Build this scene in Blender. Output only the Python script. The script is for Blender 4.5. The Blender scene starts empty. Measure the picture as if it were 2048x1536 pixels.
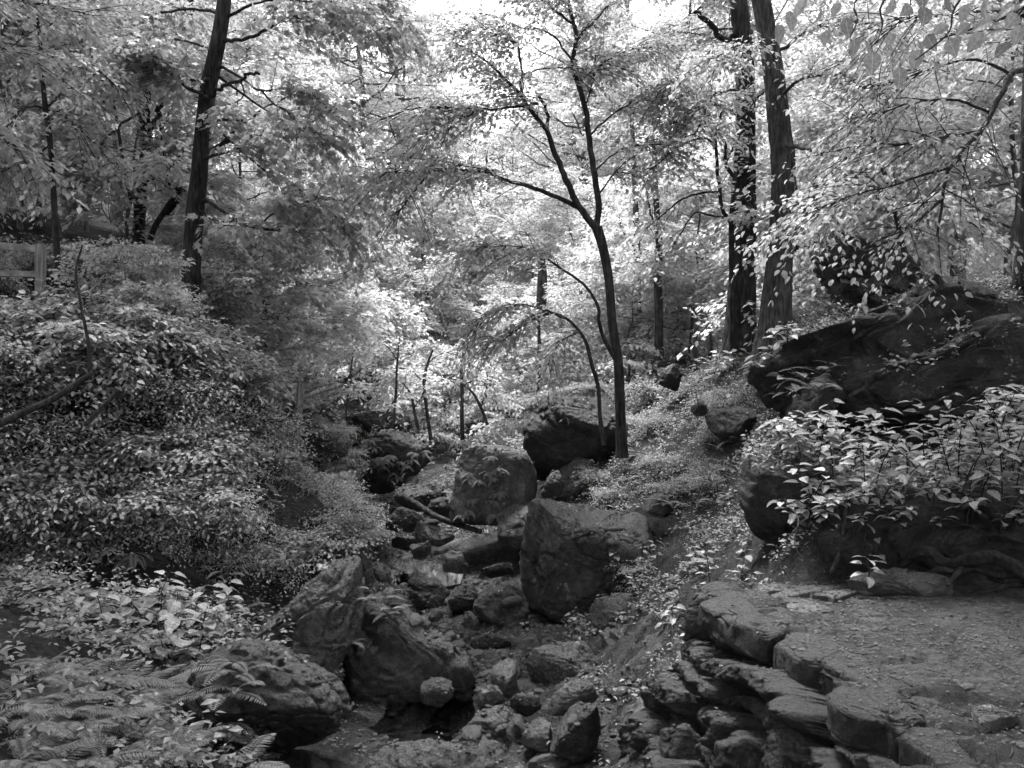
import bpy, bmesh, math
import numpy as np
from mathutils import Vector, Matrix
from mathutils.bvhtree import BVHTree

# ------------------------------------------------------------------ camera, sky, sun, exposure
SC = bpy.context.scene
COL = SC.collection
F = 1700.0                                   # focal length in photo pixels (2048 wide)
cam = bpy.data.cameras.new('camera')
cam.sensor_width = 36.0
cam.lens = F / 2048 * 36.0
cam.clip_start = 0.05
cam.clip_end = 2000
camo = bpy.data.objects.new('camera', cam)
COL.objects.link(camo)
camo.location = (0, 0, 0)
camo.rotation_euler = (math.radians(90), 0, 0)
SC.camera = camo

SUN_EL, SUN_AZ = math.radians(66), math.radians(-18)     # azimuth from +Y towards +X
W = bpy.data.worlds.new('World')
SC.world = W
W.use_nodes = True
wn, wl = W.node_tree.nodes, W.node_tree.links
wn.clear()
sky = wn.new('ShaderNodeTexSky')
sky.sky_type = 'NISHITA'
sky.sun_disc = False
sky.sun_elevation = SUN_EL
sky.sun_rotation = SUN_AZ
sky.air_density = 1.2
sky.dust_density = 4.0
bw = wn.new('ShaderNodeRGBToBW')
bg = wn.new('ShaderNodeBackground')
bg.inputs[1].default_value = 0.15
wo = wn.new('ShaderNodeOutputWorld')
wl.new(sky.outputs[0], bw.inputs[0]); wl.new(bw.outputs[0], bg.inputs[0]); wl.new(bg.outputs[0], wo.inputs[0])

sun = bpy.data.lights.new('sun', 'SUN')
sun.energy = 1.5
sun.angle = math.radians(14)
sun.color = (1, 1, 1)
suno = bpy.data.objects.new('sun', sun)
COL.objects.link(suno)
sv = Vector((math.sin(SUN_AZ) * math.cos(SUN_EL), math.cos(SUN_AZ) * math.cos(SUN_EL), math.sin(SUN_EL)))
suno.location = sv * 60
suno.rotation_euler = sv.to_track_quat('Z', 'Y').to_euler()

vs = SC.view_settings
vs.view_transform = 'Standard'
vs.look = 'None'
vs.exposure = 2.72
vs.gamma = 1.0
SC.render.film_transparent = False
SC.render.filter_size = 1.1
cy = SC.cycles
cy.max_bounces = 5
cy.diffuse_bounces = 3
cy.glossy_bounces = 2
cy.transmission_bounces = 3
cy.transparent_max_bounces = 6
cy.sample_clamp_indirect = 4.0
cy.caustics_reflective = False
cy.caustics_refractive = False
cy.use_adaptive_sampling = True
cy.adaptive_threshold = 0.03
cy.use_denoising = True
try:
    cy.denoiser = 'OPENIMAGEDENOISE'
    cy.denoising_prefilter = 'ACCURATE'
except Exception:
    pass

# ------------------------------------------------------------------ numpy helpers
RNG = np.random.default_rng(7)

def A(*v):
    return np.array(v, float)

def P(px, py, d):
    return A((px - 1024) / F * d, d, (768 - py) / F * d)

def unit(v):
    return v / np.maximum(np.linalg.norm(v, axis=-1, keepdims=True), 1e-9)

def _hash(ix, iy, iz, seed):
    M = np.uint64(0xffffffff)
    h = (ix.astype(np.int64) * 374761393 + iy.astype(np.int64) * 668265263 + iz.astype(np.int64) * 1440662683 + seed * 974634777).astype(np.uint64) & M
    h = ((h ^ (h >> np.uint64(13))) * np.uint64(1274126177)) & M
    h = ((h ^ (h >> np.uint64(15))) * np.uint64(2246822519)) & M
    return ((h ^ (h >> np.uint64(16))) & M).astype(float) / 4294967295.0

def vnoise(p, seed=0):
    i = np.floor(p).astype(np.int64)
    f = p - i
    u = f * f * (3 - 2 * f)
    x, y, z = i[:, 0], i[:, 1], i[:, 2]
    r = 0
    for a in (0, 1):
        wa = u[:, 0] if a else 1 - u[:, 0]
        for b in (0, 1):
            wb = u[:, 1] if b else 1 - u[:, 1]
            for c in (0, 1):
                wc = u[:, 2] if c else 1 - u[:, 2]
                r = r + wa * wb * wc * _hash(x + a, y + b, z + c, seed)
    return r * 2 - 1

def fbm(p, seed=0, octv=4, gain=0.5, lac=2.03):
    r = np.zeros(len(p)); a = 1.0; s = 0
    q = np.array(p, float)
    for k in range(octv):
        r += a * vnoise(q, seed + 17 * k); s += a
        a *= gain; q = q * lac + 3.7
    return r / s

def worley(p, seed=0):
    """nearest two cell distances, cell id value and offset from the cell point"""
    i = np.floor(p).astype(np.int64)
    f1 = np.full(len(p), 9.0); f2 = np.full(len(p), 9.0); cid = np.zeros(len(p)); off = np.zeros((len(p), 3))
    for a in (-1, 0, 1):
        for b in (-1, 0, 1):
            for c in (-1, 0, 1):
                x, y, z_ = i[:, 0] + a, i[:, 1] + b, i[:, 2] + c
                q = np.stack([x + _hash(x, y, z_, seed), y + _hash(x, y, z_, seed + 1), z_ + _hash(x, y, z_, seed + 2)], 1)
                dv = p - q
                d = np.sqrt((dv ** 2).sum(1))
                near = d < f1
                f2 = np.where(near, f1, np.minimum(f2, d))
                cid = np.where(near, _hash(x, y, z_, seed + 3), cid)
                off = np.where(near[:, None], dv, off)
                f1 = np.where(near, d, f1)
    return f1, f2, cid, off

def mesh_np(name, V, T, smooth=False, attr=None):
    V = np.ascontiguousarray(V, np.float32); T = np.ascontiguousarray(T, np.int32)
    me = bpy.data.meshes.new(name)
    nt = len(T)
    me.vertices.add(len(V)); me.vertices.foreach_set('co', V.ravel())
    me.loops.add(nt * 3); me.loops.foreach_set('vertex_index', T.ravel())
    me.polygons.add(nt)
    me.polygons.foreach_set('loop_start', np.arange(0, nt * 3, 3, dtype=np.int32))
    me.polygons.foreach_set('use_smooth', np.full(nt, smooth, bool))
    if attr is not None:
        at = me.attributes.new('rnd', 'FLOAT', 'FACE')
        at.data.foreach_set('value', np.ascontiguousarray(attr, np.float32))
    me.update(calc_edges=True)
    return me

def join(parts):
    Vs, Ts, n = [], [], 0
    for V, T in parts:
        Vs.append(V); Ts.append(T + n); n += len(V)
    return np.concatenate(Vs), np.concatenate(Ts)

def tag(o, label=None, cat=None, group=None, kind=None):
    if label: o['label'] = label
    if cat: o['category'] = cat
    if group: o['group'] = group
    if kind: o['kind'] = kind
    return o

def link(name, me, mat=None, parent=None, loc=None):
    o = bpy.data.objects.new(name, me)
    COL.objects.link(o)
    if mat is not None and me is not None and len(me.materials) == 0:
        me.materials.append(mat)
    if parent is not None: o.parent = parent
    if loc is not None: o.location = [float(c) for c in loc]
    return o

def empty(name, loc):
    o = bpy.data.objects.new(name, None)
    o.empty_display_size = 0.2
    COL.objects.link(o)
    o.location = [float(c) for c in loc]
    return o

def copy_tree(o, parent=None):
    c = o.copy()
    COL.objects.link(c)
    c.parent = parent
    for ch in list(o.children):
        copy_tree(ch, c)
    return c

def catmull(pts, n):
    """resample rows (x,y,z,r) to n rows along a Catmull-Rom curve"""
    p = np.array(pts, float)
    if len(p) == 2:
        t = np.linspace(0, 1, n)[:, None]
        return p[0] * (1 - t) + p[1] * t
    q = np.vstack([2 * p[0] - p[1], p, 2 * p[-1] - p[-2]])
    seg = np.linalg.norm(np.diff(p[:, :3], axis=0), axis=1)
    cum = np.concatenate([[0], np.cumsum(seg)]); cum /= cum[-1]
    out = []
    for s in np.linspace(0, 1, n):
        k = min(int(np.searchsorted(cum, s, side='right')) - 1, len(p) - 2)
        t = (s - cum[k]) / max(cum[k + 1] - cum[k], 1e-9)
        a, b, c, d = q[k], q[k + 1], q[k + 2], q[k + 3]
        out.append(0.5 * (2 * b + (c - a) * t + (2 * a - 5 * b + 4 * c - d) * t * t + (3 * b - a - 3 * c + d) * t ** 3))
    out = np.array(out)
    out[:, 3] = np.maximum(out[:, 3], 0.0015)
    return out

def tubes(C, R, sides):
    """C (N,n,3) centre lines, R (N,n) radii -> one vertex/triangle set"""
    N, n, _ = C.shape
    tg = unit(np.gradient(C, axis=1))
    mean = unit(tg.mean(axis=1))
    ref = np.where(np.abs(mean[:, 2:3]) > 0.8, A(1, 0.1, 0), A(0, 0, 1))[:, None, :]
    u = unit(np.cross(tg, ref)); v = np.cross(tg, u)
    an = np.arange(sides) / sides * 2 * np.pi
    V = C[:, :, None, :] + R[:, :, None, None] * (np.cos(an)[None, None, :, None] * u[:, :, None, :] + np.sin(an)[None, None, :, None] * v[:, :, None, :])
    base = (np.arange(N) * n * sides)[:, None, None]
    i = np.arange(n - 1)[None, :, None]; j = np.arange(sides)[None, None, :]
    a = base + i * sides + j; b = base + i * sides + (j + 1) % sides
    c = a + sides; d = b + sides
    T = np.stack([np.stack([a, b, d], -1), np.stack([a, d, c], -1)], -2).reshape(-1, 3)
    return V.reshape(-1, 3), T

# ------------------------------------------------------------------ materials (black-and-white photograph: all colours are greys)
def new_mat(name):
    m = bpy.data.materials.new(name)
    m.use_nodes = True
    m.node_tree.nodes.clear()
    return m, m.node_tree.nodes, m.node_tree.links

def g(v):
    return (v, v, v, 1)

def ramp(n, stops):
    r = n.new('ShaderNodeValToRGB')
    e = r.color_ramp.elements
    while len(e) < len(stops): e.new(0.5)
    for k, (p, v) in enumerate(stops):
        e[k].position = p; e[k].color = g(v)
    return r

def noise(n, l, vec, scale, detail=6, rough=0.6):
    t = n.new('ShaderNodeTexNoise')
    t.inputs['Scale'].default_value = scale
    t.inputs['Detail'].default_value = detail
    t.inputs['Roughness'].default_value = rough
    l.new(vec, t.inputs['Vector'])
    return t

def mathn(n, l, op, a, b=None):
    t = n.new('ShaderNodeMath'); t.operation = op
    for k, v in enumerate((a, b)):
        if v is None: continue
        if isinstance(v, (int, float)): t.inputs[k].default_value = v
        else: l.new(v, t.inputs[k])
    return t.outputs[0]

def coords(n, l, scale=(1, 1, 1)):
    tc = n.new('ShaderNodeTexCoord'); oi = n.new('ShaderNodeObjectInfo')
    mp = n.new('ShaderNodeMapping'); mp.inputs['Scale'].default_value = scale
    ad = n.new('ShaderNodeVectorMath'); ad.operation = 'ADD'
    ml = n.new('ShaderNodeMath'); ml.operation = 'MULTIPLY'; ml.inputs[1].default_value = 37.0
    l.new(oi.outputs['Random'], ml.inputs[0])
    l.new(tc.outputs['Object'], ad.inputs[0]); l.new(ml.outputs[0], ad.inputs[1])
    l.new(ad.outputs[0], mp.inputs['Vector'])
    return mp.outputs[0]

def leaf_material(name, lo, hi, trans=0.45, rough=0.5, spec=0.35):
    m, n, l = new_mat(name)
    at = n.new('ShaderNodeAttribute'); at.attribute_name = 'rnd'
    oi = n.new('ShaderNodeObjectInfo')
    s = mathn(n, l, 'ADD', at.outputs['Fac'], mathn(n, l, 'MULTIPLY', oi.outputs['Random'], 0.35))
    s = mathn(n, l, 'FRACT', s)
    r = ramp(n, [(0, lo), (0.75, (lo + hi) / 2), (1, hi)])
    l.new(s, r.inputs[0])
    p = n.new('ShaderNodeBsdfPrincipled')
    p.inputs['Roughness'].default_value = rough
    p.inputs['Specular IOR Level'].default_value = spec
    t = n.new('ShaderNodeBsdfTranslucent')
    mx = n.new('ShaderNodeMixShader'); mx.inputs[0].default_value = trans
    o = n.new('ShaderNodeOutputMaterial')
    l.new(r.outputs[0], p.inputs['Base Color']); l.new(r.outputs[0], t.inputs['Color'])
    l.new(p.outputs[0], mx.inputs[1]); l.new(t.outputs[0], mx.inputs[2]); l.new(mx.outputs[0], o.inputs[0])
    return m

def rock_material(name, lo, hi, moss=0.0, moss_toplight=0.16, wet=0.75):
    m, n, l = new_mat(name)
    v = coords(n, l)
    n1 = noise(n, l, v, 2.2, 8, 0.65)
    n2 = noise(n, l, v, 14, 8, 0.7)
    n3 = noise(n, l, v, 60, 6, 0.7)
    vo = n.new('ShaderNodeTexVoronoi'); vo.inputs['Scale'].default_value = 30; l.new(v, vo.inputs['Vector'])
    s = mathn(n, l, 'ADD', mathn(n, l, 'MULTIPLY', n1.outputs[0], 0.55), mathn(n, l, 'MULTIPLY', n2.outputs[0], 0.45))
    r = ramp(n, [(0.38, lo * 0.6), (0.5, (lo + hi) * 0.42), (0.62, hi)])
    l.new(s, r.inputs[0])
    col = r.outputs[0]
    # broad damp stains and pale lichen blotches
    n0 = noise(n, l, v, 1.3, 4, 0.6)
    st = ramp(n, [(0.36, 0.4), (0.56, 1.0)]); l.new(n0.outputs[0], st.inputs[0])
    mst = n.new('ShaderNodeMixRGB'); mst.blend_type = 'MULTIPLY'; mst.inputs[0].default_value = 1.0
    l.new(col, mst.inputs[1]); l.new(st.outputs[0], mst.inputs[2])
    nb = noise(n, l, v, 5.5, 8, 0.75)
    bl = ramp(n, [(0.58, 0), (0.64, 0.75)]); l.new(nb.outputs[0], bl.inputs[0])
    mbl = n.new('ShaderNodeMixRGB'); mbl.inputs[2].default_value = g(hi * 1.5)
    l.new(bl.outputs[0], mbl.inputs[0]); l.new(mst.outputs[0], mbl.inputs[1])
    col = mbl.outputs[0]
    # pale lichen flecks
    lf = ramp(n, [(0.62, 0), (0.70, 1)])
    l.new(n3.outputs[0], lf.inputs[0])
    mixl = n.new('ShaderNodeMixRGB'); mixl.inputs[2].default_value = g(hi * 1.7)
    l.new(mathn(n, l, 'MULTIPLY', lf.outputs[0], 0.6), mixl.inputs[0]); l.new(col, mixl.inputs[1])
    col = mixl.outputs[0]
    if moss > 0:  # moss on upward faces; its paler tone also paints in light from above
        ge = n.new('ShaderNodeNewGeometry')
        sx = n.new('ShaderNodeSeparateXYZ'); l.new(ge.outputs['Normal'], sx.inputs[0])
        mn = mathn(n, l, 'ADD', mathn(n, l, 'MULTIPLY', sx.outputs['Z'], 0.6), mathn(n, l, 'MULTIPLY', n1.outputs[0], 0.9))
        mr = ramp(n, [(0.80 - moss * 0.3, 0), (0.98 - moss * 0.3, 1)])
        l.new(mn, mr.inputs[0])
        mc = ramp(n, [(0.35, moss_toplight * 0.45), (0.7, moss_toplight * 1.3)]); l.new(n3.outputs[0], mc.inputs[0])
        mm = n.new('ShaderNodeMixRGB')
        l.new(mr.outputs[0], mm.inputs[0]); l.new(col, mm.inputs[1]); l.new(mc.outputs[0], mm.inputs[2])
        col = mm.outputs[0]
    p = n.new('ShaderNodeBsdfPrincipled')
    p.inputs['Roughness'].default_value = wet
    p.inputs['Specular IOR Level'].default_value = 0.3
    b1 = n.new('ShaderNodeBump'); b1.inputs['Strength'].default_value = 1.0; b1.inputs['Distance'].default_value = 0.10
    b2 = n.new('ShaderNodeBump'); b2.inputs['Strength'].default_value = 0.9; b2.inputs['Distance'].default_value = 0.05
    l.new(n2.outputs[0], b1.inputs['Height']); l.new(b1.outputs[0], b2.inputs['Normal'])
    l.new(mathn(n, l, 'ADD', n3.outputs[0], mathn(n, l, 'MULTIPLY', vo.outputs['Distance'], 0.5)), b2.inputs['Height'])
    l.new(b2.outputs[0], p.inputs['Normal']); l.new(col, p.inputs['Base Color'])
    o = n.new('ShaderNodeOutputMaterial'); l.new(p.outputs[0], o.inputs[0])
    return m

def bark_material(name, lo, hi, zs=0.16, sc=26.0):
    m, n, l = new_mat(name)
    v = coords(n, l, (1, 1, zs))
    v2 = coords(n, l)
    n1 = noise(n, l, v, sc, 8, 0.65)
    n2 = noise(n, l, v2, 5, 6, 0.6)
    s = mathn(n, l, 'ADD', mathn(n, l, 'MULTIPLY', n1.outputs[0], 0.7), mathn(n, l, 'MULTIPLY', n2.outputs[0], 0.35))
    r = ramp(n, [(0.40, lo * 0.7), (0.52, (lo + hi) * 0.4), (0.66, hi * 1.15)]); l.new(s, r.inputs[0])
    p = n.new('ShaderNodeBsdfPrincipled')
    p.inputs['Roughness'].default_value = 0.9
    p.inputs['Specular IOR Level'].default_value = 0.15
    b = n.new('ShaderNodeBump'); b.inputs['Strength'].default_value = 1.0; b.inputs['Distance'].default_value = 0.06
    l.new(n1.outputs[0], b.inputs['Height']); l.new(b.outputs[0], p.inputs['Normal']); l.new(r.outputs[0], p.inputs['Base Color'])
    o = n.new('ShaderNodeOutputMaterial'); l.new(p.outputs[0], o.inputs[0])
    return m

def soil_material(name, stops, scale, bump):
    m, n, l = new_mat(name)
    v = coords(n, l)
    n1 = noise(n, l, v, scale, 8, 0.7); n2 = noise(n, l, v, scale * 9, 8, 0.75)
    vo = n.new('ShaderNodeTexVoronoi'); vo.inputs['Scale'].default_value = scale * 26; l.new(v, vo.inputs['Vector'])
    s = mathn(n, l, 'ADD', mathn(n, l, 'MULTIPLY', n1.outputs[0], 0.5), mathn(n, l, 'MULTIPLY', n2.outputs[0], 0.5))
    r = ramp(n, stops); l.new(s, r.inputs[0])
    sp = ramp(n, [(0.08, 1), (0.16, 0)]); l.new(vo.outputs['Distance'], sp.inputs[0])
    mx = n.new('ShaderNodeMixRGB'); mx.inputs[2].default_value = g(stops[-1][1] * 1.5)
    l.new(mathn(n, l, 'MULTIPLY', sp.outputs[0], 0.5), mx.inputs[0]); l.new(r.outputs[0], mx.inputs[1])
    p = n.new('ShaderNodeBsdfPrincipled'); p.inputs['Roughness'].default_value = 0.95
    p.inputs['Specular IOR Level'].default_value = 0.1
    b = n.new('ShaderNodeBump'); b.inputs['Strength'].default_value = 0.9; b.inputs['Distance'].default_value = bump
    l.new(s, b.inputs['Height'])
    b2 = n.new('ShaderNodeBump'); b2.inputs['Strength'].default_value = 0.6; b2.inputs['Distance'].default_value = bump * 0.3
    l.new(n2.outputs[0], b2.inputs['Height']); l.new(b.outputs[0], b2.inputs['Normal'])
    l.new(b2.outputs[0], p.inputs['Normal']); l.new(mx.outputs[0], p.inputs['Base Color'])
    o = n.new('ShaderNodeOutputMaterial'); l.new(p.outputs[0], o.inputs[0])
    return m

def water_material():
    m, n, l = new_mat('creek_water')
    tc = n.new('ShaderNodeTexCoord')
    nn = noise(n, l, tc.outputs['Object'], 9, 3, 0.5)
    b = n.new('ShaderNodeBump'); b.inputs['Strength'].default_value = 0.12; b.inputs['Distance'].default_value = 0.006
    l.new(nn.outputs[0], b.inputs['Height'])
    gl = n.new('ShaderNodeBsdfGlossy'); gl.inputs['Roughness'].default_value = 0.03
    tr = n.new('ShaderNodeBsdfTransparent'); tr.inputs[0].default_value = g(0.3)
    fr = n.new('ShaderNodeFresnel'); fr.inputs[0].default_value = 1.33
    l.new(b.outputs[0], gl.inputs['Normal']); l.new(b.outputs[0], fr.inputs['Normal'])
    mx = n.new('ShaderNodeMixShader'); l.new(fr.outputs[0], mx.inputs[0])
    l.new(tr.outputs[0], mx.inputs[1]); l.new(gl.outputs[0], mx.inputs[2])
    o = n.new('ShaderNodeOutputMaterial'); l.new(mx.outputs[0], o.inputs[0])
    return m

def veined_material(name, lo, hi, trans):
    m = leaf_material(name, lo, hi, trans)
    n, l = m.node_tree.nodes, m.node_tree.links
    tc = n.new('ShaderNodeTexCoord'); sx = n.new('ShaderNodeSeparateXYZ'); l.new(tc.outputs['Object'], sx.inputs[0])
    ay = mathn(n, l, 'ABSOLUTE', sx.outputs['Y'])
    fr = mathn(n, l, 'FRACT', mathn(n, l, 'MULTIPLY', mathn(n, l, 'SUBTRACT', sx.outputs['X'], mathn(n, l, 'MULTIPLY', ay, 0.9)), 8.0))
    side = mathn(n, l, 'LESS_THAN', fr, 0.16); mid = mathn(n, l, 'LESS_THAN', ay, 0.014)
    v = mathn(n, l, 'MAXIMUM', mathn(n, l, 'MULTIPLY', side, 0.5), mid)
    nz = noise(n, l, tc.outputs['Object'], 5, 4, 0.6)
    r = [q for q in n if q.type == 'VALTORGB'][0]
    mx = n.new('ShaderNodeMixRGB'); mx.inputs[2].default_value = g(hi * 1.35)
    mu = n.new('ShaderNodeMixRGB'); mu.blend_type = 'MULTIPLY'; mu.inputs[0].default_value = 0.8
    sp = ramp(n, [(0.35, 0.55), (0.6, 1.1)]); l.new(nz.outputs[0], sp.inputs[0])
    l.new(r.outputs[0], mu.inputs[1]); l.new(sp.outputs[0], mu.inputs[2])
    l.new(mathn(n, l, 'MULTIPLY', v, 0.55), mx.inputs[0]); l.new(mu.outputs[0], mx.inputs[1])
    for q in n:
        if q.type == 'BSDF_PRINCIPLED': l.new(mx.outputs[0], q.inputs['Base Color'])
        if q.type == 'BSDF_TRANSLUCENT': l.new(mx.outputs[0], q.inputs['Color'])
    return m

M = {
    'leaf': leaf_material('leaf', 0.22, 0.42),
    'leaf_far_lit': leaf_material('leaf_far_lit', 0.36, 0.62, 0.52),  # paler than leaf: brighter light and haze of the distance put into the colour
    'leaf_shrub': leaf_material('leaf_shrub', 0.20, 0.42, 0.4),
    'leaf_broad': veined_material('leaf_broad', 0.18, 0.34, 0.35),
    'leaf_low': leaf_material('leaf_low', 0.12, 0.30, 0.35),
    'litter': leaf_material('litter', 0.03, 0.14, 0.1, 0.8, 0.15),
    'rock': rock_material('rock', 0.05, 0.17, 0.25, 0.12),
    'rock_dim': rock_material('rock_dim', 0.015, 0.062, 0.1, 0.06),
    'rock_pale': rock_material('rock_pale', 0.07, 0.22, 0.0),
    'rock_moss': rock_material('rock_moss', 0.025, 0.09, 0.7, 0.11),
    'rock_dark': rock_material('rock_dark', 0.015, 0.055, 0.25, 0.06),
    'bedrock': rock_material('bedrock', 0.035, 0.13, 0.0),
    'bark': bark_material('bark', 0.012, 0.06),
    'bark_far_haze': bark_material('bark_far_haze', 0.05, 0.16),  # paler than bark: distance haze painted into the colour
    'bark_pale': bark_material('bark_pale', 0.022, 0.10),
    'root': bark_material('root', 0.008, 0.035, 0.5, 30),
    'bark_dead': bark_material('bark_dead', 0.16, 0.42),
    'timber': bark_material('timber', 0.12, 0.30, 0.05, 30),
    'timber_rail': bark_material('timber_rail', 0.12, 0.26, 1.0, 6),
    'soil': soil_material('soil', [(0.38, 0.012), (0.5, 0.035), (0.64, 0.09)], 2.5, 0.08),
    'path': soil_material('path', [(0.38, 0.012), (0.5, 0.038), (0.62, 0.078)], 1.6, 0.05),
    'water': water_material(),
}

# ------------------------------------------------------------------ terrain: cross-sections of the ravine (x, z) at stations y
ST = [
    (-12, [(-60, 12), (-9, 1.5), (-4, -1.2), (-1.5, -1.7), (4, -1.6), (7, -1.0), (11, 1.2), (60, 12)]),
    (0.0, [(-60, 12), (-8, 1.2), (-4, -1.0), (-1.5, -1.7), (4, -1.6), (7, -1.0), (11, 1.2), (60, 12)]),
    (3.0, [(-60, 12), (-7, 0.8), (-3.5, -1.5), (-2.2, -2.1), (-1.4, -2.9), (-0.3, -3.05), (0.55, -2.98), (1.3, -2.6), (2.05, -1.75), (7, -1.6), (9.5, -0.2), (60, 12)]),
    (5.0, [(-60, 12), (-7, 0.6), (-3.6, -1.6), (-2.6, -2.0), (-1.75, -2.25), (-1.3, -2.9), (-0.3, -3.02), (0.55, -2.95), (1.2, -2.6), (1.95, -1.75), (7, -1.58), (9, -0.4), (60, 12)]),
    (6.2, [(-60, 12), (-7, 0.2), (-4, -1.6), (-2.7, -1.95), (-2.3, -2.75), (-1.2, -2.95), (0, -3.0), (0.7, -2.92), (1.2, -2.5), (1.7, -1.75), (2.2, -1.62), (6, -1.55), (8.5, -0.2), (60, 12)]),
    (6.75, [(-60, 12), (-7.5, 0), (-4.5, -1.6), (-3.2, -1.85), (-2.4, -2.4), (-1.7, -2.9), (0, -3.0), (0.9, -2.9), (1.4, -2.4), (1.8, -1.9), (2.3, -1.65), (6, -1.55), (8.5, -0.2), (60, 12)]),
    (7.1, [(-60, 12), (-7.5, 0), (-4.5, -1.6), (-3.2, -1.85), (-2.4, -2.3), (-1.7, -2.9), (0, -3.0), (0.9, -2.9), (1.5, -2.3), (2.1, -1.85), (2.4, -1.35), (2.8, -1.05), (3.9, -0.95), (5.5, -0.6), (8, 0.6), (60, 12)]),
    (8.5, [(-60, 13), (-8, -0.3), (-6.5, -1.6), (-5, -2.05), (-3, -2.15), (-2.2, -2.55), (-1.5, -2.9), (0, -2.98), (0.9, -2.85), (1.6, -2.3), (2.2, -1.7), (2.7, -1.1), (3.6, -0.85), (5.0, -0.5), (8, 1.2), (60, 12)]),
    (9.3, [(-60, 13), (-8, 0.7), (-5, -0.7), (-3.5, -1.4), (-3.1, -2.0), (-2.2, -2.6), (-1.5, -2.87), (0, -2.95), (0.9, -2.82), (1.6, -2.25), (2.5, -1.5), (3.0, -0.8), (4.0, -0.3), (6, 0.5), (9, 1.7), (60, 12)]),
    (10.6, [(-60, 13), (-8.5, 1.9), (-6.5, 1.0), (-4.8, 0.0), (-3, -1.1), (-1.95, -1.75), (-1.75, -2.5), (-1.2, -2.83), (0, -2.9), (0.9, -2.7), (1.7, -2.05), (2.7, -1.0), (3.6, 0.2), (6, 1.2), (9, 1.8), (60, 12)]),
    (12, [(-60, 13), (-9, 2.4), (-7, 1.55), (-4.6, 0.1), (-3, -1.2), (-2.35, -1.9), (-2.15, -2.55), (-1.5, -2.75), (0, -2.8), (0.9, -2.4), (1.8, -1.5), (3, -0.5), (4, 0.6), (6, 1.2), (60, 11)]),
    (14, [(-60, 14), (-9, 2.6), (-7, 1.7), (-4.6, 0.0), (-3.1, -1.7), (-2.7, -2.5), (-1.5, -2.6), (-0.3, -2.45), (0.8, -1.8), (1.8, -0.95), (3.5, 0.3), (5, 1.0), (60, 11)]),
    (18, [(-60, 15), (-10, 3.4), (-6, 0.9), (-4.2, -0.9), (-3.4, -1.9), (-2, -2.15), (-1.0, -2.1), (0, -1.6), (1.5, -0.7), (4, 0.5), (8, 1.2), (60, 11)]),
    (25, [(-60, 17), (-10, 4), (-5.5, 0), (-3, -1.4), (-1.7, -1.6), (-0.5, -1.4), (2, -0.2), (6, 1.1), (60, 12)]),
    (40, [(-60, 22), (-12, 6), (-5, 1.5), (-2, 0.2), (0, 0.2), (4, 1.5), (12, 3.2), (60, 14)]),
    (70, [(-60, 28), (-12, 11), (0, 7), (12, 9), (60, 20)]),
    (140, [(-60, 36), (0, 22), (60, 30)]),
]
ST_Y = np.array([s[0] for s in ST], float)

def terrain_h(x, y, rough=True):
    x = np.asarray(x, float).ravel(); y = np.asarray(y, float).ravel()
    Z = np.stack([np.interp(x, [a for a, b in s[1]], [b for a, b in s[1]]) for s in ST])
    k = np.clip(np.searchsorted(ST_Y, y, side='right') - 1, 0, len(ST_Y) - 2)
    t = np.clip((y - ST_Y[k]) / (ST_Y[k + 1] - ST_Y[k]), 0, 1)
    t = t * t * (3 - 2 * t) * 0.5 + t * 0.5
    idx = np.arange(len(x))
    z = Z[k, idx] * (1 - t) + Z[k + 1, idx] * t
    z = z - 0.38 * np.exp(-(((x - 0.72) / 0.45) ** 2 + ((y - 10.6) / 0.5) ** 2))
    z = z - 0.28 * np.exp(-(((x + 1.75) / 0.75) ** 2 + ((y - 12.7) / 0.9) ** 2)) - 0.16 * np.exp(-(((x + 0.75) / 0.5) ** 2 + ((y - 7.55) / 0.35) ** 2))
    if rough:
        p = np.stack([x, y, z * 0.7], 1)
        flat = ((x > 1.5) & (y < 6.8) & (z > -1.8)).astype(float)
        amp = np.where(flat > 0, 0.02, 0.13) * (1 + np.clip((y - 20) / 20, 0, 3))
        z = z + amp * fbm(p * 1.3, 5, 4) + np.where(flat > 0, 0.006, 0.04) * fbm(p * 5.5, 9, 3)
    return z

def spaced(*segs):
    out = []
    for a, b, s in segs:
        out.append(np.arange(a, b - 1e-6, s))
    out.append([segs[-1][1]])
    return np.concatenate(out)

gx = spaced((-60, -20, 2.5), (-20, -9, 0.6), (-9, -5, 0.2), (-5, 4.6, 0.07), (4.6, 9, 0.25), (9, 20, 0.8), (20, 60, 2.5))
gy = spaced((-12, 2, 1.0), (2, 15, 0.075), (15, 28, 0.25), (28, 60, 1.0), (60, 140, 5.0))
GX, GY = np.meshgrid(gx, gy)
GZ = terrain_h(GX, GY)
TV = np.stack([GX.ravel(), GY.ravel(), GZ], 1)
ny, nx = GX.shape
ii, jj = np.meshgrid(np.arange(ny - 1), np.arange(nx - 1), indexing='ij')
a = (ii * nx + jj).ravel()
TT = np.concatenate([np.stack([a, a + 1, a + nx + 1], 1), np.stack([a, a + nx + 1, a + nx], 1)])
terrain = link('ground', mesh_np('ground', TV, TT, True), M['soil'])
tag(terrain, 'dark soil of the wooded ravine banks and creek bed', kind='structure')

BV, BT = [TV], [TT]          # collision soup for dropping things on the ground and rocks
BN = [len(TV)]
def soup(V, T):
    BV.append(V); BT.append(T + BN[0]); BN[0] += len(V)

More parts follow.
